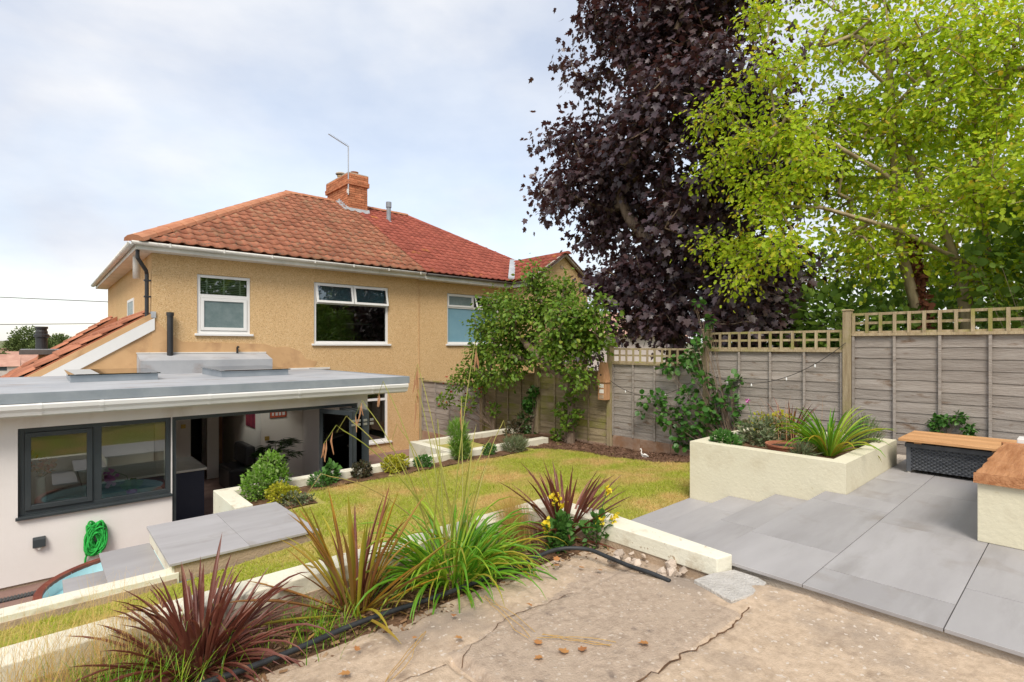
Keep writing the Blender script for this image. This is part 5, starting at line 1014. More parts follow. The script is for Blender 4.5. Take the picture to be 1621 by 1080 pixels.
# woven strands: horizontal ribbons over and under uprights
nh = 15; ny = 33
for k in range(nh):
    z = -1.262 + (k + .5) * 0.262 / nh; m_ = MB(); vs = []; ys = np.linspace(Y0 + .012, Y1 - .012, ny)
    for a, y in enumerate(ys):
        dx = 0.008 * (1 if (a + k) % 2 else -1); vs += [(X0 + .008 + dx, y, z - .0082), (X0 + .008 + dx, y, z + .0082)]
    fs = [(2 * a, 2 * a + 1, 2 * a + 3, 2 * a + 2) for a in range(ny - 1)]
    xs_ = np.linspace(X0 + .012, X1 - .012, 23); kk = len(vs)
    for a, x in enumerate(xs_):
        dy = 0.008 * (1 if (a + k) % 2 else -1); vs += [(x, Y1 - .008 + dy, z - .0082), (x, Y1 - .008 + dy, z + .0082)]
    fs += [(kk + 2 * a, kk + 2 * a + 2, kk + 2 * a + 3, kk + 2 * a + 1) for a in range(22)]
    m_.add(vs, fs).build('woven_strand', M['wicker'], bx_)
for (x, y) in ((X0, Y0), (X0, Y1 - .04), (X1 - .04, Y1 - .04), (X1 - .04, Y0)):
    MB().box(x - .002, x + .038, y, y + .04, -1.285, -0.99).build('corner_post', M['wicker'], bx_, bevel=0.004); MB().box(x + .008, x + .03, y + .008, y + .03, -1.30, -1.285).build('foot', M['white_thing'], bx_)
MB().box(X0 - .012, X1, Y0 - .01, Y1 + .01, -1.035, -0.99).build('top_rim', M['wicker'], bx_, bevel=0.004)
for y in (Y0 + .10, Y1 - .10): MB().box(X0 - .03, X1 + .02, y - .03, y + .03, -0.989, -0.972).build('lid_cleat', M['oak'], bx_)
ld = MB().box(X0 - .06, X1 + .04, Y0 - .03, Y1 + .045, -0.971, -0.969).build('lid', M['oak'], bx_)
for k in range(5):
    a = X0 - .09 + k * 0.146; MB().box(a, a + .1445, Y0 - .035, Y1 + .05, -0.9685, -0.940 + .001 * (k % 2)).build('board', M['oak'], ld, bevel=0.004)
bn = thing('corner_bench', 'cream masonry bench topped with thick rustic timber planks', 'bench', (5.4, 0.1, -1.3))
MB().box(4.66, 6.25, -1.6, 0.515, -1.299, -0.905).build('base', M['cream'], bn, bevel=0.004)
for k, (a, b) in enumerate(((0.18, 0.53), (-0.18, 0.17), (-0.55, -0.19))):
    r_ = np.random.default_rng(70 + k); ys0 = r_.normal(size=13) * .006; m_ = MB(); xs = np.linspace(4.63, 6.30, 13); vs = []
    for x, j in zip(xs, ys0): vs += [(x, a + .004 + j, -0.90), (x, b - .004 - j, -0.90), (x, b - .006 - j, -0.842 + j * .3), (x, a + .006 + j, -0.842 - j * .3)]
    fs = [(q * 4 + c_, q * 4 + (c_ + 1) % 4, (q + 1) * 4 + (c_ + 1) % 4, (q + 1) * 4 + c_) for q in range(12) for c_ in range(4)] + [(0, 1, 2, 3), (51, 50, 49, 48)]
    m_.add(vs, [f[::-1] for f in fs]).build('plank', M['plank'], bn, bevel=0.006)
cw = thing('bench_back_wall', 'white block wall at the far end of the timber bench', 'wall', (6.4, 0, -1.3))
MB().box(6.32, 6.52, -1.6, 0.44, -1.299, -0.80).build('wall', M['pvc'], cw, bevel=0.006)
tpot = thing('terracotta_bowl', 'wide terracotta bowl of dark soil sunk in the raised planter', 'bowl', (5.85, 2.15, -1.1))
MB().lathe([(0.0, -1.12), (0.14, -1.13), (0.185, -1.035), (0.20, -1.02), (0.20, -1.005), (0.178, -1.005), (0.16, -1.05), (0, -1.05)], 5.74, 2.12, 28).build('bowl', M['terracotta'], tpot, smooth=False); MB().lathe([(0.168, -1.032), (0, -1.022)], 5.74, 2.12, 20).build('soil', M['black'], tpot)
# ================================================================== TREES
PURPLE = [(9.23, 6.47, 6.34, 1.0), (9.78, 8.62, 7.09, 0.35), (9.47, 7.67, 6.08, 0.55), (9.89, 5.55, 6.46, 1.2), (9.93, 8.14, 5.03, 0.75), (8.92, 8.25, 4.8, 0.4), (8.82, 7.97, 3.55, 0.5), (10.31, 9.93, 4.28, 0.35), (9.27, 5.89, 4.45, 1.3), (9.22, 4.43, 4.55, 1.2), (10.59, 7.61, 3.21, 1.1), (9.65, 4.88, 2.78, 1.3), (10.31, 9.2, 2.63, 0.42), (9.66, 6.61, 1.63, 0.9), (9.95, 8.16, 1.21, 0.5), (9.07, 8.0, 1.36, 0.3), (9.94, 5.44, 1.28, 1.1), (10.36, 4.35, 1.58, 1.0), (9.74, 3.76, 3.36, 1.2), (10.13, 6.13, 8.32, 1.4), (10.01, 4.44, 7.34, 1.2), (8.91, 6.89, 7.07, 0.6), (10.16, 8.54, 0.06, 0.28), (9.86, 6.92, 0.69, 0.55), (9.34, 5.65, 0.49, 0.6), (8.86, 3.92, 0.63, 0.7), (10.36, 9.93, 3.26, 0.3), (9.65, 7.46, 3.89, 0.8)]
PURPLE += [(9.9, 3.9, 1.2, 0.8), (9.9, 4.3, 0.4, 0.7)]
PURPLE = [p for i, p in enumerate(PURPLE) if i not in (12, 14, 15, 26)] + [(9.6, 7.78, 2.56, 0.42), (9.6, 7.1, 1.19, 0.5), (9.6, 7.6, 1.44, 0.28), (9.6, 9.03, 3.39, 0.26)]
PURPLE = PURPLE[:1] + [p[:3] + (p[3] * .62,) for p in PURPLE[1:3]] + PURPLE[3:]
PURPLE[0] = PURPLE[0][:3] + (.8,)
LIME = [(9.95, 5.1, 4.52, 0.3), (10.21, 4.77, 4.87, 0.3), (9.94, 4.78, 3.56, 0.36), (10.27, 5.34, 3.38, 0.22), (9.43, 4.77, 1.95, 0.3), (10.08, 4.47, 1.81, 0.45), (9.51, 4.45, 1.15, 0.3), (10.3, 3.86, 5.28, 0.55), (10.21, 4.17, 6.33, 0.4), (8.96, 3.26, 3.44, 0.6), (9.02, 3.38, 2.46, 0.5), (9.15, 3.33, 1.54, 0.5), (10.35, 2.84, 5.33, 0.75), (9.5, 2.61, 3.69, 0.8), (9.8, 2.78, 2.59, 0.75), (9.28, 2.3, 1.33, 0.6), (9.61, 1.74, 4.47, 0.9), (9.42, 1.71, 3.19, 0.9), (9.36, 1.7, 2.08, 0.8), (9.74, 0.99, 4.19, 0.95), (9.73, 0.99, 3.05, 0.9), (10.25, 0.98, 2.1, 0.85), (9.89, 0.81, 1.12, 0.6), (10.29, 3.32, 6.64, 0.6), (10.17, 2.09, 6.14, 0.9), (10.39, 1.06, 5.78, 1.0), (9.87, 0.27, 4.02, 1.1), (9.06, 0.25, 2.25, 1.1), (10.18, 1.61, 1.15, 0.5), (10.34, 3.34, 1.12, 0.35)]
LIME = LIME[12:] + [(7.99, 4.13, 3.64, 0.24, 1.5), (8.06, 3.87, 3.83, 0.26, 1.5), (8.09, 3.88, 2.94, 0.3, 1.5), (8.17, 4.26, 2.75, 0.18, 1.5), (8.06, 4.08, 1.67, 0.25, 1.5), (8.16, 3.66, 1.47, 0.36, 1.5), (7.67, 3.58, 0.93, 0.25, 1.5), (7.91, 3.05, 4.0, 0.45, 1.5), (8.17, 3.38, 5.04, 0.34, 1.5), (8.01, 3.0, 3.1, 0.5, 1.5), (8.14, 3.14, 2.24, 0.42, 1.5), (7.71, 2.89, 1.31, 0.42, 1.5), (7.91, 3.36, 3.14, 0.3, 1.5), (7.79, 3.27, 2.02, 0.3, 1.5), (7.95, 2.6, 2.62, 0.4, 1.5), (7.97, 3.53, 2.48, 0.22, 1.5)]
APPLE = [(7.45, 9.45, -0.16, 0.3), (7.29, 8.9, 0.4, 0.36), (7.36, 8.77, 0.95, 0.28), (7.11, 7.68, 0.62, 0.42), (7.42, 7.28, 0.74, 0.42), (7.29, 7.33, 1.23, 0.3), (7.14, 7.27, 1.46, 0.15), (7.03, 6.28, 0.55, 0.42), (7.43, 6.79, 1.07, 0.3), (7.5, 7.91, -0.01, 0.42), (7.04, 6.59, -0.01, 0.45), (7.4, 6.14, 0.1, 0.4), (7.21, 5.91, 0.6, 0.35), (7.08, 8.03, -0.53, 0.25), (7.15, 6.23, -0.47, 0.25), (7.38, 9.66, -0.6, 0.2)]
APPLE +=  [(7.2, 8.17, 0.32, 0.32), (7.2, 7.94, -0.21, 0.32), (7.2, 8.48, -0.08, 0.28), (7.2, 8.17, 0.91, 0.22), (7.2, 8.79, -0.56, 0.2)]
ROSE = [(7.51, 9.76, -0.75, 0.22), (7.26, 10.04, -0.91, 0.22), (7.43, 10.67, -1.34, 0.2), (7.26, 9.55, -1.31, 0.2), (7.47, 9.35, -0.95, 0.2)]
IVY = [(7.74, 8.02, -1.22, 0.13), (7.77, 8.17, -1.64, 0.14), (7.78, 8.02, -1.96, 0.12), (7.75, 7.89, -0.94, 0.1), (7.78, 8.1, -1.43, 0.12)]
TRUNKIVY = [(7.53, 6.88, -1.24, 0.16), (7.51, 6.7, -1.46, 0.15), (7.56, 7.08, -1.75, 0.12), (7.5, 6.62, -0.97, 0.12), (7.52, 6.47, -1.26, 0.1)]
CLIMB = [(7.71, 4.66, -1.15, 0.22), (7.73, 4.23, -1.16, 0.25), (7.69, 4.89, -0.86, 0.14), (7.67, 5.12, -0.93, 0.12), (7.76, 4.46, -1.5, 0.18), (7.7, 3.9, -0.98, 0.2), (7.77, 4.3, -0.26, 0.16), (7.76, 4.69, -0.32, 0.16), (7.71, 4.11, -0.51, 0.15), (7.72, 4.11, 0.09, 0.13), (7.72, 3.81, -0.69, 0.12), (7.73, 3.62, -0.86, 0.14), (7.73, 3.57, -0.53, 0.12), (7.73, 3.91, -1.37, 0.15), (7.73, 4.34, -0.82, 0.18), (7.76, 3.54, -1.09, 0.1), (7.72, 4.22, -0.11, 0.12), (7.71, 5.21, -1.15, 0.06), (7.74, 4.02, 0.38, 0.1), (7.69, 4.15, 0.69, 0.08)]
FCL = [(7.8, 1.24, -0.88, 0.06), (7.81, 1.15, -0.85, 0.06), (7.8, 1.01, -0.82, 0.06), (7.8, 0.93, -0.93, 0.05), (7.79, 1.21, -1.0, 0.05), (7.8, 0.9, -1.0, 0.04)]
tree('purple_maple', 'tall purple-leaved maple standing behind the fence', (9.9, 5.9, -1.75),
     [[(9.9, 5.9, -1.8), (9.9, 5.85, 0.2), (9.8, 5.9, 2.0), (9.75, 6.0, 4.0), (9.7, 6.1, 6.2)], [(9.85, 5.9, 0.8), (10.0, 5.3, 2.2), (10.0, 4.9, 4.2)], [(9.8, 5.9, 1.6), (9.6, 6.8, 2.8), (9.5, 7.4, 4.2)]],
     PURPLE, M['l_purple'], M['bark'], T_MAPLE, 0.125, twigs=52, per=32, spread=0.24, r0=0.008, rmin=0.005, pw=0.46, droop=0.9, shell=0.35)
tree('lime_green_tree', 'lime green tree with twin pale trunks leaning over the right fence', (9.9, 1.2, -1.75),
     [[(9.9, 1.15, -1.8), (9.9, 1.2, 0.3), (9.9, 1.25, 0.95)], [(9.9, 1.25, 0.95), (9.95, 1.0, 1.3), (10.0, 1.1, 2.2), (10.0, 1.15, 3.6), (10.0, 1.1, 5.5)], [(9.9, 1.25, 0.95), (9.75, 1.5, 1.9), (9.6, 1.9, 3.1), (9.4, 2.5, 4.1)], [(9.75, 1.5, 1.9), (9.2, 2.1, 2.6), (8.5, 2.7, 3.1), (8.1, 3.1, 3.4)], [(9.9, 1.2, 1.2), (9.2, 1.9, 1.7), (8.4, 2.6, 2.0), (8.1, 3.2, 2.1)], [(10.0, 1.1, 2.6), (9.7, 0.8, 3.6), (9.6, 0.5, 5.0)]],
     LIME, M['l_lime'], M['bark_pale'], T_TRI, 0.070, twigs=64, per=36, spread=0.17, r0=0.0042, rmin=0.0035, pw=0.44, droop=0.55, shell=0.2)
iv = tree('ivy_clad_tree', 'slim tree with dead russet ivy round its trunk behind the tall trellis', (9.9, 1.75, -1.75),
     [[(9.95, 1.62, -1.8), (9.85, 1.75, 0.4), (9.6, 1.95, 1.6), (9.5, 2.0, 3.2), (9.4, 2.05, 4.6)]],
     [(9.4, 2.3, 3.2, 0.5), (9.3, 1.9, 4.2, 0.6), (9.7, 2.5, 2.2, 0.5), (9.3, 2.6, 4.9, 0.5)], M['l_lime'], M['bark_pale'], T_ROUND, 0.085, twigs=40, per=14, spread=0.2, r0=0.012, rmin=0.004)
n = 900; t = rng.random(n); P = np.stack([9.95 - .1 * t - .02, 1.62 + .22 * t, -0.6 + 2.3 * t], -1) + unit(rng.normal(size=(n, 3))) * np.array([.12, .12, .05]) * (1.2 - .6 * t[:, None])
leaf_cloud('dead_ivy', P, rdir(n) + np.array([0, 0, -.8]), rdir(n), .06 + .04 * rng.random(n), T_ROUND, leafmat('dead ivy', [(0.20, 0.07, 0.035), (0.28, 0.10, 0.05), (0.14, 0.05, 0.03)], .1, .8), iv)
bush('background_tree', 'soft green tree further back behind the lime green foliage', (14.5, 2.2, -1.8), [(14.5, 2.2, 2.6, 2.0), (14.2, 3.8, 1.2, 1.5), (14.8, 0.6, 1.6, 1.8), (14.5, 2.4, 4.6, 1.6), (14.3, 2.5, 0.2, 1.8)], M['l_apple'], T_ROUND, 0.15, 6000, cat='tree')
# understorey behind the fence
for k, (u, v, z, r, nl, lb) in enumerate([(9.6, 3.4, -0.3, 0.7, 1500, 'dark green shrub behind the middle trellis panel'), (10.2, 2.6, 0.2, 1.0, 1700, 'dark green shrub between the maple and the ivy-clad tree'), (10.8, 0.9, 0.7, 1.1, 1900, 'dark green shrub filling the gap behind the pale trunks'),
        (9.4, 2.75, 0.35, 0.75, 2200, 'light green bush in the gap right of the purple maple'), (9.4, 0.1, 1.6, 0.8, 1500, 'glossy green bush at the right picture edge above the fence'), (10.4, 4.9, -0.5, 0.8, 1200, 'dark shrub at the foot of the purple maple')]):
    bush('background_shrub', lb, (u, v, -1.75), [(u, v, z, r, 0.9), (u + .3, v - .7, z - .4, r * .8), (u - .1, v + .5, z - .6, r * .8), (u, v, z - 1.0, r * .8)], M['l_dark'], T_ROUND, 0.11, nl, 'shrubs beyond the fence')
ap = tree('fruit_tree', 'small leafy apple tree trained against the fence near the neighbour house', (7.6, 6.73, -1.93),
     [[(7.6, 6.73, -1.95), (7.62, 6.72, -1.2), (7.5, 6.75, -0.5), (7.35, 6.9, 0.1)], [(7.55, 6.73, -0.7), (7.3, 7.3, -0.2), (7.1, 7.8, 0.3)]],
     APPLE, M['l_apple'], M['bark'], T_LEAF, 0.085, twigs=200, per=25, spread=0.13, r0=0.007, rmin=0.003, pw=0.42, droop=0.5, shell=0.2)
for i in range(9):
    q = [(7.12, 8.32, -.18), (7.15, 8.45, -.28), (7.1, 8.25, -.33), (7.05, 8.35, -.42), (7.1, 8.1, .5), (7.0, 7.9, .62), (7.05, 7.5, .2), (7.0, 7.2, .45), (7.1, 8.5, -.12)][i]
    m_ = MB(); r_ = 0.042; m_.lathe([(0, -r_ * .8), (r_ * .6, -r_ * .8), (r_, -r_ * .1), (r_ * .8, r_ * .65), (r_ * .25, r_ * .8), (0, r_ * .6)], 0, 0, 10); me = m_.mesh('apple'); me.polygons.foreach_set('use_smooth', [True] * len(me.polygons)); link('apple', me, M['fruit'], ap, Vector(q) - Vector((7.6, 6.73, -1.93)))
bush('rose_bush', 'scrambling bush with dark red flowers by the fence near the house', (7.5, 8.9, -1.85), ROSE + [(7.5, 8.9, -1.4, .14)], M['l_apple'], T_LEAF, 0.075, 900)
rb_ = [o for o in C.objects if o.name.startswith('rose_bush')][0]; P = np.array([ROSE[i][:3] for i in rng.integers(0, 5, 60)]) + rng.normal(size=(60, 3)) * .12; leaf_cloud('flowers', P, rdir(60), rdir(60), .04 + .03 * rng.random(60), T_ROUND, M['l_red'], rb_)
bush('ivy_column', 'narrow column of glossy ivy climbing the fence post', (7.75, 7.92, -1.85), IVY, M['l_ivy'], T_ROUND, 0.075, 700, cat='ivy', outward=.6, upd=-.4)
bush('trunk_ivy', 'leafy sprouts around the fruit tree trunk base', (7.55, 6.8, -1.85), TRUNKIVY, M['l_apple'], T_ROUND, 0.065, 480, cat='ivy', outward=.6, upd=0)
cl = bush('climbing_shrub', 'loose bright green climber trained on the fence left of the planter', (7.72, 3.55, -1.75), CLIMB, M['l_ivy'], T_ROUND, 0.085, 900, cat='climber', outward=.5, upd=-.3)
MB().tube([(7.74, 3.55, -1.75), (7.74, 3.6, -1.35), (7.72, 3.75, -0.95), (7.74, 4.0, -0.55), (7.74, 4.05, -0.1), (7.76, 4.1, 0.4)], [.022, .018, .015, .012, .01, .005], 6).build('main_stem', M['bark'], cl)
bush('fence_sprig', 'small sprig of climber on the fence above the timber lid', (7.83, 1.2, -1.2), FCL, M['l_ivy'], T_LEAF, 0.05, 330, cat='climber', outward=.4, upd=-.2)
# trees behind the viewer, which the upper windows mirror
for k, (u, v, lb) in enumerate([(1.5, -13, 'broad tree behind the viewpoint mirrored in the upper window'), (-6, -12, 'broad tree left behind the viewpoint'), (9, -13, 'broad tree right behind the viewpoint')]):
    bush('garden_tree', lb, (u, v, -1.5), [(u, v, 2.2, 2.4), (u + 1.5, v, 0.8, 1.9), (u - 1.6, v + .4, 0.9, 1.9), (u, v, 4.0, 1.6)], M['l_apple'], T_ROUND, 0.42, 1500, 'trees behind the viewpoint', cat='tree')

# ================================================================== BED PLANTS
bz = -1.43
dead = [blade_mesh('dead_leaf', M['l_straw'], L_, .014, b, 8, .2, .6, twist=tw, droop=1.0) for L_, b, tw in ((.45, 1.4, 1.2), (.55, 1.9, -1.5), (.4, 1.0, 2.0))]
brz = [blade_mesh('bronze_leaf', M['l_bronze'], L_, .027, b, 7, .1, .45, twist=tw) for L_, b, tw in ((.60, .35, .3), (.68, .8, -.4), (.56, .15, .2), (.64, 1.3, .5), (.70, .6, -.2), (.5, 1.0, .4))]
brw = [blade_mesh('bronze_leaf', M['l_bronze'], L_, .021, b, 8, .2, .4, twist=tw, droop=dr_) for L_, b, tw, dr_ in ((.70, 1.3, .5, .3), (.62, 1.8, -.6, .6), (.55, 1.1, .3, 0), (.75, 1.5, .2, .8))]
strap_plant('bronze_phormium', 'large dark bronze spiky phormium in the left foreground bed', (0.53, 2.66, bz), [(brz, 70, 0.0, 0.85, .58, .86), (brw, 100, 0.6, 1.30, .55, .86), (brz, 40, .1, 1.0, .4, .7), (dead, 14, .9, 1.5, .5, .9)], .09, 'phormium clumps')
mixm = [blade_mesh('strap_leaf', M['l_mix'], L_, .027, b, 7, .08, .45, twist=tw) for L_, b, tw in ((.72, .25, .3), (.78, .5, -.4), (.62, .8, .2), (.68, .12, .4), (.6, 1.2, -.3))]
mixb = [blade_mesh('strap_leaf', M['l_bronze'], L_, .03, b, 7, .06, .45, twist=.2) for L_, b in ((.68, .15), (.74, .3))]
strap_plant('green_phormium', 'orange and green striped upright phormium between bronze clump and daylily', (1.27, 2.66, bz), [(mixm, 34, 0.0, .42, .7, 1.05), (mixb, 8, 0, .3, .6, .95), (mixm, 22, .5, 1.25, .6, 1.0), (dead, 12, .9, 1.5, .5, .9)], .08, 'phormium clumps')
brc = [blade_mesh('bronze_leaf', M['l_bronze'], L_, .026, b, 6, .1, .45, twist=tw) for L_, b, tw in ((.62, .2, .3), (.68, .4, -.3), (.58, .1, .1), (.65, .7, .4))]
strap_plant('bronze_phormium', 'smaller bronze spiky phormium at the corner of the cream wall', (2.93, 2.66, bz), [(brc, 50, 0.05, .95, .7, 1.08), (brc, 20, .8, 1.35, .55, .95), (dead, 10, .9, 1.5, .4, .8)], .07, 'phormium clumps')
lil = [blade_mesh('lily_leaf', M['l_lily'], L_, .021, b, 9, .12, .5, twist=tw, droop=dr_) for L_, b, tw, dr_ in ((.60, 1.4, .2, .4), (.72, 1.8, -.3, .8), (.55, 1.1, .2, .2), (.66, 2.2, .3, .9), (.78, 1.6, -.2, 1.1), (.5, .8, .1, 0))]
liy = [blade_mesh('lily_leaf', M['l_yellow'], L_, .017, b, 9, .15, .5, twist=.3, droop=dr_) for L_, b, dr_ in ((.7, 2.0, 1.0), (.8, 1.6, 1.0))]
strap_plant('daylily', 'big bright green clump of arching daylily leaves in the bed', (1.88, 2.62, bz), [(lil, 240, .05, 1.0, .55, .92), (liy, 22, .2, .9, .6, .9), (dead, 10, .8, 1.4, .5, .9)], .18)
strap_plant('daylily', 'narrow-leaved green clump beside the large daylily', (2.20, 2.68, bz), [(lil, 50, .1, .9, .45, .68), (liy, 10, .3, .9, .6, .8)], .12)
# angel's fishing rod: wiry stems, hanging dry seed strings
df_ = thing('seed_head_grass', 'tall wiry grass with arching stems and hanging dry seed strings', 'grass', (1.95, 2.75, bz))
base = Vector((1.98, 2.76, bz))
ends = [(2.30, 2.95, -.02, 1), (2.02, 3.22, -.18, 1), (1.88, 3.45, -.30, 1), (1.70, 3.40, -.42, 1), (2.10, 3.35, -.36, 1), (1.55, 3.30, -.5, 0), (2.45, 3.3, -.45, 1), (1.75, 3.0, -.55, 0), (2.3, 3.4, -.6, 0), (1.40, 3.1, -.52, 1), (1.25, 2.95, -.75, 0), (2.6, 3.0, -.6, 0)]
for (x, y, z, s) in ends:
    e = Vector((x, y, z)); b0 = base + Vector((rnd.uniform(-.1, .1), rnd.uniform(-.06, .06), 0)); mid = b0.lerp(e, .55) + Vector((0, 0, .22)); hook = e + (e - mid).normalized() * .05 + Vector((0, 0, .0)); dn = hook + Vector(((e.x - b0.x) * .10, (e.y - b0.y) * .10, -.10))
    pts = []
    for t in np.linspace(0, 1, 12): pts.append(b0 * (1 - t) ** 2 + mid * 2 * t * (1 - t) + e * t * t)
    st1 = MB().tube(pts + [hook + Vector((0, 0, .012)), dn], [.0042] * 6 + [.003] * 6 + [.002, .0015], 5).build('stem', M['l_stem'], df_)
    if s:
        for k in range(rnd.randint(2, 4)):
            q = hook.lerp(dn, rnd.random()) if k else dn; l_ = rnd.uniform(.08, .2); m_ = MB(); m_.tube([q, q + Vector((rnd.uniform(-.01, .01), 0, -l_ * .4)), q + Vector((rnd.uniform(-.02, .02), rnd.uniform(-.02, .02), -l_))], [.0012, .006, .0025], 5); m_.build('seed_string', M['l_tan'], st1)
lfm = [blade_mesh('grass_leaf', M['l_stem'], L_, .012, b, 8, .05, .4, twist=.4, droop=dr_) for L_, b, dr_ in ((.85, .25, .2), (.95, .5, .9), (.75, .15, 0), (.9, .7, 1.6))]
for k in range(13): az = rnd.uniform(0, 6.28); link('leaf', rnd.choice(lfm), None, df_, (rnd.uniform(-.12, .12), rnd.uniform(-.06, .06), 0), (rnd.uniform(-.08, .08), rnd.uniform(0, .22), az), rnd.uniform(.75, 1.05))
def tuft(name, label, base, n, h, spread, m, lean=(0, 0), wdt=.0028, cat='grass', group=None, rad=.05):
    root = thing(name, label, cat, base, group); b = np.array(base); seg = 5
    az = rng.uniform(0, 6.28, n); s = spread * np.sqrt(rng.random(n)); hh = h * (0.6 + .5 * rng.random(n)); o = b + np.stack([rng.normal(size=n) * rad, rng.normal(size=n) * rad, np.zeros(n)], -1)
    co = []; dx = np.cos(az) * s + lean[0]; dy = np.sin(az) * s + lean[1]; px = -np.sin(az) * wdt; py = np.cos(az) * wdt
    for i in range(seg + 1):
        t = i / seg; c = o + np.stack([dx * t ** 1.8, dy * t ** 1.8, hh * (t - .22 * t * t * (s / max(spread, .01)))], -1); wd = (1 - t * .8)
        co.append(np.stack([c + np.stack([px * wd, py * wd, np.zeros(n)], -1), c - np.stack([px * wd, py * wd, np.zeros(n)], -1)], 1))
    co = np.stack(co, 1).reshape(-1, 3); k = (seg + 1) * 2; q = []
    for i in range(seg): q.append([2 * i, 2 * i + 1, 2 * i + 3, 2 * i + 2])
    q = (np.arange(n)[:, None, None] * k + np.array(q)[None]).reshape(-1, 4)
    me = bulk('strands', co - b, q); link('strands', me, m, root); return root
tuft('feather_grass', 'hazy golden feather grass tuft on the lawn edge by the small phormium', (2.56, 2.80, bz), 900, .46, .20, M['l_straw'], wdt=.0012, lean=(-.03, .06), group='feather grass tufts')
tuft('feather_grass', 'golden feather grass tuft in the bottom left corner', (0.02, 2.68, bz), 420, .42, .26, M['l_straw'], wdt=.0011, lean=(.05, .10), group='feather grass tufts', rad=.12)
tuft('feather_grass', 'wispy feather grass just left of the large bronze phormium', (0.28, 2.76, bz), 260, .44, .22, M['l_straw'], wdt=.0010, lean=(0, .12), group='feather grass tufts', rad=.08)
tuft('green_grass', 'rough green grass below the large bronze phormium', (0.22, 2.50, bz), 420, .24, .16, M['l_lily'], wdt=.0028, rad=.16)
tuft('green_grass', 'thin weeds under the orange and green phormium', (1.02, 2.60, bz), 150, .16, .12, M['l_lily'], wdt=.003, rad=.12)
def snap(label, base, n, sp):
    b = np.array(base); r = bush('snapdragon', label, base, [(b[0], b[1], b[2] + .10, .085, 1.2), (b[0] + .03, b[1] - .02, b[2] + .18, .06, 1.2)], M['l_green'], T_LEAF, .05, n, 'yellow snapdragons', cat='flower', upd=.8)
    for (dx, dy, h) in sp:
        e = b + np.array([dx, dy, h]); MB().tube([tuple(b), tuple(b + np.array([dx * .4, dy * .4, h * .6])), tuple(e)], [.003, .003, .002], 4).build('flower_stem', M['l_green'], r)
        P = e + rng.normal(size=(16, 3)) * np.array([.013, .013, .024]); leaf_cloud('flower', P, rdir(16) + np.array([0, 0, .3]), rdir(16), np.full(16, .03), T_ROUND, M['l_yflower'], r)
snap('yellow snapdragon with dense green leaves left of the small phormium', (2.70, 2.50, bz), 330, [(.0, .05, .36), (.05, .02, .30), (-.11, .02, .19)])
snap('sparse yellow snapdragon right of the small phormium', (2.93, 2.36, bz), 120, [(.02, -.03, .19), (.10, -.09, .20), (.16, .02, .38)])
# irrigation pipe
MB().tube(spline([(0.3, 2.44, -1.37), (0.75, 2.42, -1.375), (1.2, 2.44, -1.37), (1.75, 2.42, -1.38), (2.3, 2.42, -1.37), (2.55, 2.38, -1.345), (2.68, 2.24, -1.335), (2.70, 2.06, -1.345), (2.70, 1.90, -1.35), (2.69, 1.76, -1.34), (2.70, 1.63, -1.352)]), .0135, 8).build('irrigation_pipe', M['irr'], smooth=True, label='black irrigation pipe curling along the edge of the bed', cat='pipe')
# rubble, fallen leaves, twigs
for i in range(26):
    u = 2.72 + rnd.uniform(0, .24); v = rnd.uniform(1.52, 2.12); s = rnd.uniform(.012, .042)
    if u - 2.62 < (v - 1.5) * -.1: continue
    me = bpy.data.meshes.new('rubble_stone'); bm = bmesh.new(); bmesh.ops.create_icosphere(bm, subdivisions=1, radius=s)
    for vv in bm.verts: vv.co *= rnd.uniform(.7, 1.25); vv.co.z *= .65
    bm.to_mesh(me); bm.free(); o = link('rubble_stone', me, M['stone'], None, (u, v, -1.385 + s * .35), (rnd.random(), rnd.random(), rnd.random() * 6)); tag(o, 'broken rubble stone in the loose soil by the wall end', 'stone', 'rubble by the wall end')
for i, (u, v) in enumerate([(2.35, 2.22), (2.42, 2.26), (2.30, 2.30), (1.45, 1.95), (1.30, 2.10), (1.05, 2.18), (1.62, 1.60), (1.72, 1.55), (1.68, 1.68), (1.9, 1.95), (1.78, 1.52), (2.05, 1.35), (1.55, 2.15), (2.5, 2.0), (2.45, 2.1), (0.95, 2.05)]):
    o = leaf_cloud('fallen_leaf', [(0, 0, 0)], [(rnd.uniform(-1, 1), rnd.uniform(-1, 1), rnd.uniform(0, .3))], [(0.2, .1, 1)], [rnd.uniform(.022, .05)], T_MAPLE, M['l_fallen']); o.location = (u, v, -1.345); tag(o, 'dry brown fallen leaf lying on the concrete', 'leaf', 'fallen leaves on the concrete')
for i, (a, b, lb) in enumerate([((1.75, 2.2), (1.72, 1.75), 'long dry straw stalk lying across the concrete'), ((1.70, 1.72), (1.95, 1.45), 'bundle end of dry straw on the concrete'), ((1.32, 2.1), (1.05, 1.9), 'curled dry stalk near the left of the concrete')]):
    m_ = MB()
    for k in range(3):
        q = [(a[0] + (b[0] - a[0]) * t + rnd.uniform(-.015, .015) + .04 * math.sin(3 * t + k), a[1] + (b[1] - a[1]) * t + rnd.uniform(-.01, .01), -1.347 + .006 * rnd.random()) for t in np.linspace(0, 1, 6)]; m_.tube(q, .0015, 4)
    m_.build('dry_stalk', M['l_straw'], label=lb, cat='stalk')
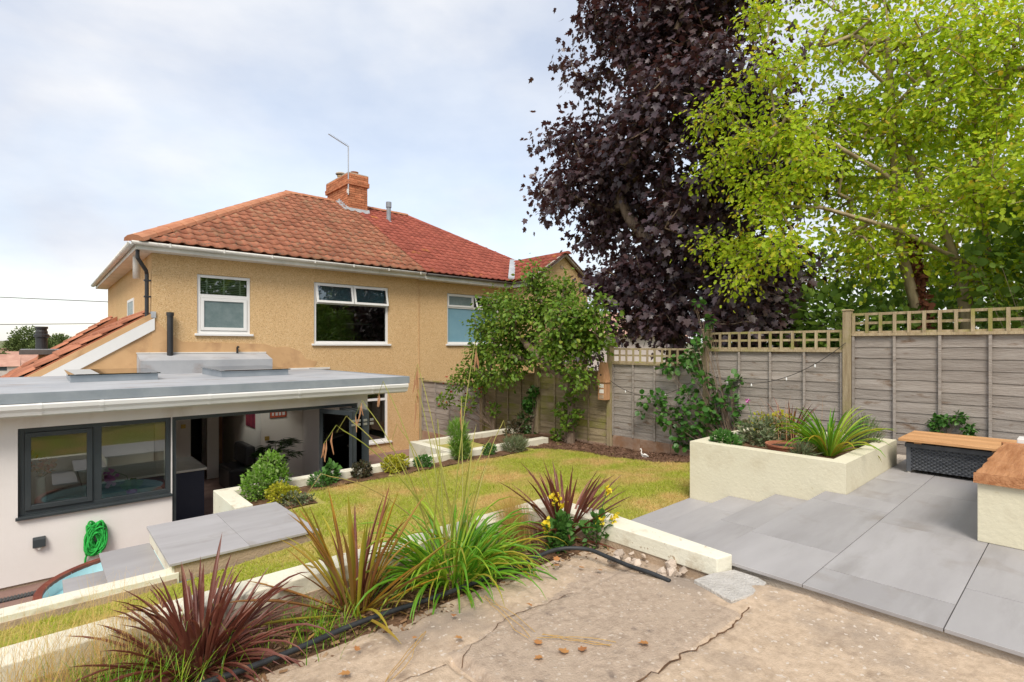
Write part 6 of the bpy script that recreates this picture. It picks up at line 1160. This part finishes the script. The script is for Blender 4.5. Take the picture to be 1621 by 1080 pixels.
# ------------------------------------------------------------------ lawn edge shrubs
lz = -1.86
bush('hebe_shrub', 'rounded light green shrub with pale tips at the retaining wall corner', (2.05, 6.85, lz), [(2.05, 6.88, lz + .20, .20), (2.18, 6.95, lz + .36, .17), (1.95, 6.85, lz + .12, .16), (2.25, 6.9, lz + .18, .15)], M['l_fresh'], T_LEAF, .042, 2000, upd=.5)
bush('golden_shrub', 'small golden yellow shrub beside the landing slab', (2.14, 6.52, lz), [(2.14, 6.52, lz + .10, .15, .8), (2.26, 6.50, lz + .08, .11, .8)], M['l_gold'], T_ROUND, .026, 1300)
bush('low_herb', 'low grey green herb spilling over the landing slab corner', (2.22, 6.30, lz), [(2.22, 6.32, lz + .05, .13, .6), (2.36, 6.28, lz + .04, .10, .6)], M['l_grey'], T_LEAF, .035, 420)
bush('low_shrub', 'low mid green shrub on the bed between hebe and dark shrub', (2.82, 6.93, lz), [(2.80, 6.93, lz + .07, .16, .6), (2.95, 6.95, lz + .06, .12, .7)], M['l_green'], T_LEAF, .035, 700)
bush('arching_plant', 'arching dark plant leaning over the wall near the doors', (2.95, 7.0, lz), [(2.98, 6.98, lz + .16, .07, 1.6)], M['l_green'], T_LEAF, .09, 60)
bush('dark_shrub', 'compact dusky dark shrub on the lawn edge below the door stack', (3.40, 6.95, lz), [(3.40, 6.95, lz + .10, .14, .9)], M['l_dusk'], T_ROUND, .035, 480)
bush('golden_shrub', 'variegated yellow shrub on the lawn edge before the side window', (3.92, 6.93, lz), [(3.88, 6.93, lz + .12, .15, .9), (4.02, 6.95, lz + .13, .13, .9)], M['l_gold'], T_ROUND, .03, 1200)
bush('low_shrub', 'low bright green shrub right of the variegated yellow one', (4.42, 6.93, lz), [(4.42, 6.93, lz + .08, .15, .7)], M['l_green'], T_LEAF, .032, 700)
fn = bush('fennel', 'tall feathery fennel at the corner of the far flower bed', (5.12, 6.95, lz), [(5.12, 6.95, lz + .25, .15, 1.4), (5.08, 6.95, lz + .48, .14, 1.3), (5.18, 6.98, lz + .12, .14)], M['l_fresh'], T_NEEDLE, .11, 2200, upd=.9)
bush('low_shrub', 'small dark green tuft at the end of the cream lawn wall', (5.75, 6.95, lz), [(5.75, 6.95, lz + .08, .12, .8)], M['l_green'], T_LEAF, .04, 320)
bush('lavender', 'grey green lavender mound at the foot of the ivy column', (6.25, 6.85, lz), [(6.25, 6.88, lz + .10, .20, .7), (6.45, 6.95, lz + .10, .15, .7)], M['l_grey'], T_NEEDLE, .10, 1100, upd=1.0)
bush('low_shrub', 'dark leafy plant between lavender and fence with rusty leaves', (6.9, 7.6, lz), [(6.9, 7.6, lz + .2, .2), (7.1, 7.5, lz + .4, .16)], M['l_dusk'], T_LEAF, .06, 420)
sw_ = thing('swan_ornament', 'small white swan ornament on the bark mulch', 'ornament', (7.4, 4.9, -1.83))
m_ = MB(); sc_w = .72; m_.tube([(7.40, 4.84, -1.80), (7.40, 4.90, -1.79), (7.40, 4.96, -1.785), (7.40, 5.03, -1.77)], [.02, .05, .055, .012], 10); m_.tube([(7.40, 4.99, -1.77), (7.40, 5.03, -1.72), (7.40, 5.02, -1.66), (7.40, 5.04, -1.635), (7.40, 5.075, -1.645)], [.022, .016, .012, .016, .004], 8); m_.tube([(7.37, 4.99, -1.76), (7.35, 4.90, -1.74), (7.36, 4.81, -1.755)], [.012, .03, .004], 6); m_.v = [(7.4 + (a - 7.4) * sc_w, 4.93 + (b - 4.93) * sc_w, -1.84 + (c + 1.84) * sc_w) for a, b, c in m_.v]; m_.build('body', M['white_thing'], sw_, smooth=True)
# ------------------------------------------------------------------ plants in the raised planter
pz = PZ - .07
ply = [blade_mesh('strap_leaf', M['l_lily'], L_, .019, b, 8, .1, .5, twist=.3, droop=dr_) for L_, b, dr_ in ((.50, .9, .3), (.58, 1.5, .9), (.46, .5, 0))]
ply2 = [blade_mesh('strap_leaf', M['l_yellow'], L_, .026, b, 8, .15, .5, twist=.3, droop=dr_) for L_, b, dr_ in ((.48, 1.6, 1.0), (.55, 1.2, .7))]
strap_plant('strap_leaved_lily', 'yellow green strap-leaved lily in the middle of the raised planter', (5.92, 1.78, pz), [(ply, 70, 0, .8, .8, 1.3), (ply2, 18, .3, 1.1, .8, 1.2)], .06)
strap_plant('red_phormium', 'small russet phormium at the back of the raised planter', (6.62, 2.40, pz), [(mixb, 14, 0, .5, .5, .75), (mixm, 12, .1, .7, .5, .75)], .05)
bush('low_herb', 'dense dark green herb at the front left planter corner', (5.52, 2.72, pz), [(5.52, 2.70, pz + .08, .12, .8), (5.50, 2.58, pz + .06, .10, .8)], M['l_green'], T_LEAF, .05, 420)
bush('grey_shrub', 'straggly grey shrub with tan stems behind the terracotta bowl', (6.2, 2.62, pz), [(6.15, 2.62, pz + .10, .2, .8), (6.4, 2.5, pz + .12, .2, .8), (6.0, 2.45, pz + .06, .14, .8)], M['l_grey'], T_LEAF, .05, 900)
bush('golden_shrub', 'yellow variegated shrub at the back left of the planter', (6.5, 2.68, pz), [(6.45, 2.66, pz + .16, .15), (6.6, 2.5, pz + .18, .14)], M['l_gold'], T_ROUND, .035, 420)
bush('rosemary', 'upright grey green rosemary at the right rear planter corner', (6.72, 1.66, pz), [(6.72, 1.66, pz + .14, .14, 1.2), (6.66, 1.72, pz + .10, .12)], M['l_grey'], T_NEEDLE, .09, 900, upd=1.2)
bush('blue_herb', 'dark blue green mound between lily and terracotta bowl', (6.15, 2.02, pz), [(6.15, 2.02, pz + .08, .13, .8)], M['l_dusk'], T_NEEDLE, .07, 500)
bush('low_herb', 'pale tuft in front of the planter lily', (5.62, 1.92, pz), [(5.60, 1.92, pz + .05, .09, .8)], M['l_grey'], T_NEEDLE, .09, 260, upd=.8)
tuft('dry_flower_stems', 'bare tan dead flower stems rising from the raised planter', (6.35, 2.35, pz), 26, .55, .35, M['l_tan'], wdt=.003, rad=.12)
bp = thing('red_valerian', 'single pink valerian flower head at the planter back', 'flower', (6.7, 2.85, pz)); MB().tube([(6.6, 2.80, pz), (6.62, 2.86, pz + .25), (6.66, 2.92, pz + .40)], .004, 5).build('stem', M['l_green'], bp); P = np.array([6.66, 2.92, pz + .41]) + rng.normal(size=(20, 3)) * .018; leaf_cloud('flower', P, rdir(20), rdir(20), np.full(20, .025), T_ROUND, M['l_pink'], bp)

# ================================================================== FAR TOWN
for k, (u, v, h, r, lb) in enumerate([(-3.0, 300, 5.6, 6.2, 'big round oak beyond the roofs on the left'), (7.0, 300, 3.0, 5.0, 'lower round tree right of the big oak'), (1.9, 280, 1.2, 4.4, 'front dome of the tree group beyond the roofs'), (-9.0, 250, -3.5, 2.2, 'small green tree among the far houses')]):
    zb = float(far_z(np.array([u]), np.array([v]))[0]); lob = [(u, v, h - r * .55, r), (u + r * .5, v - 2, h - r * .9, r * .75), (u - r * .55, v, h - r * 1.0, r * .75), (u, v - 3, h - r * 1.4, r * .9)]
    bush('far_tree', lb, (u, v, zb), lob, M['l_far'], T_ROUND, 0.6, 9000, 'trees beyond the roofs', cat='tree', upd=.2)
k = 0
side = ['white rendered far house', 'pale pink far house', 'cream far house', 'brick coloured far house']
for i in range(30):
    v = 185 + i * 11 + (i > 12) * (i - 12) * 22 + rnd.uniform(-3, 3); u = (rnd.uniform(-.060, -.002) if i < 14 else rnd.uniform(-.06, .02)) * v; zb = float(far_z(np.array([u]), np.array([v]))[0]); hh = rnd.uniform(3.6, 5.2); ww = rnd.uniform(6, 11)
    t_ = thing('far_house', 'tiny far house, %s in the town from near to far on the left horizon' % (str(i + 1) + ('st' if i % 10 == 0 and i != 10 else 'nd' if i % 10 == 1 and i != 11 else 'rd' if i % 10 == 2 and i != 12 else 'th')), 'house', (u, v, zb), 'houses of the far town')
    MB().box(u - ww / 2, u + ww / 2, v, v + 8, zb - 2, zb + hh).build('wall', M['far_white'], t_); MB().prism([(u - ww / 2 - .4, v - .4, zb + hh + .01), (u - ww / 2 - .4, v + 8.4, zb + hh + .01), (u - ww / 2 - .4, v + 4, zb + hh + 2.8)], (ww + .8, 0, 0)).build('roof', M['far_roof'], t_)
    for x in (-.28, .22):
        for z in (1.2, 3.8): MB().box(u + ww * x - .7, u + ww * x + .7, v - .05, v + .02, zb + z, zb + z + 1.2).build('window', M['far_glass'], t_)
for a, b, lb in (((1.68, 21.38, 1.45), (-60, 48, 6.0), 'upper overhead cable running left from the house'), ((1.68, 21.38, 0.75), (-60, 60, 2.3), 'lower overhead cable running left from the house')):
    A = Vector(a); B = Vector(b); MB().tube([A.lerp(B, t) + Vector((0, 0, -1.5 * 4 * t * (1 - t) * .5)) for t in np.linspace(0, 1, 24)], .012, 5).build('overhead_cable', M['gut_dark'], label=lb, cat='cable')
# house glimpsed beyond the maple
gh = thing('background_house', 'pale house with red roof glimpsed through the maple', 'house', (24, 20, -3)); MB().box(20, 30, 17, 24, -3, 0.6).build('wall', M['far_white'], gh); MB().prism([(19.6, 16.6, .61), (19.6, 24.4, .61), (19.6, 20.5, 2.2)], (10.8, 0, 0)).build('roof', M['far_roof'], gh)
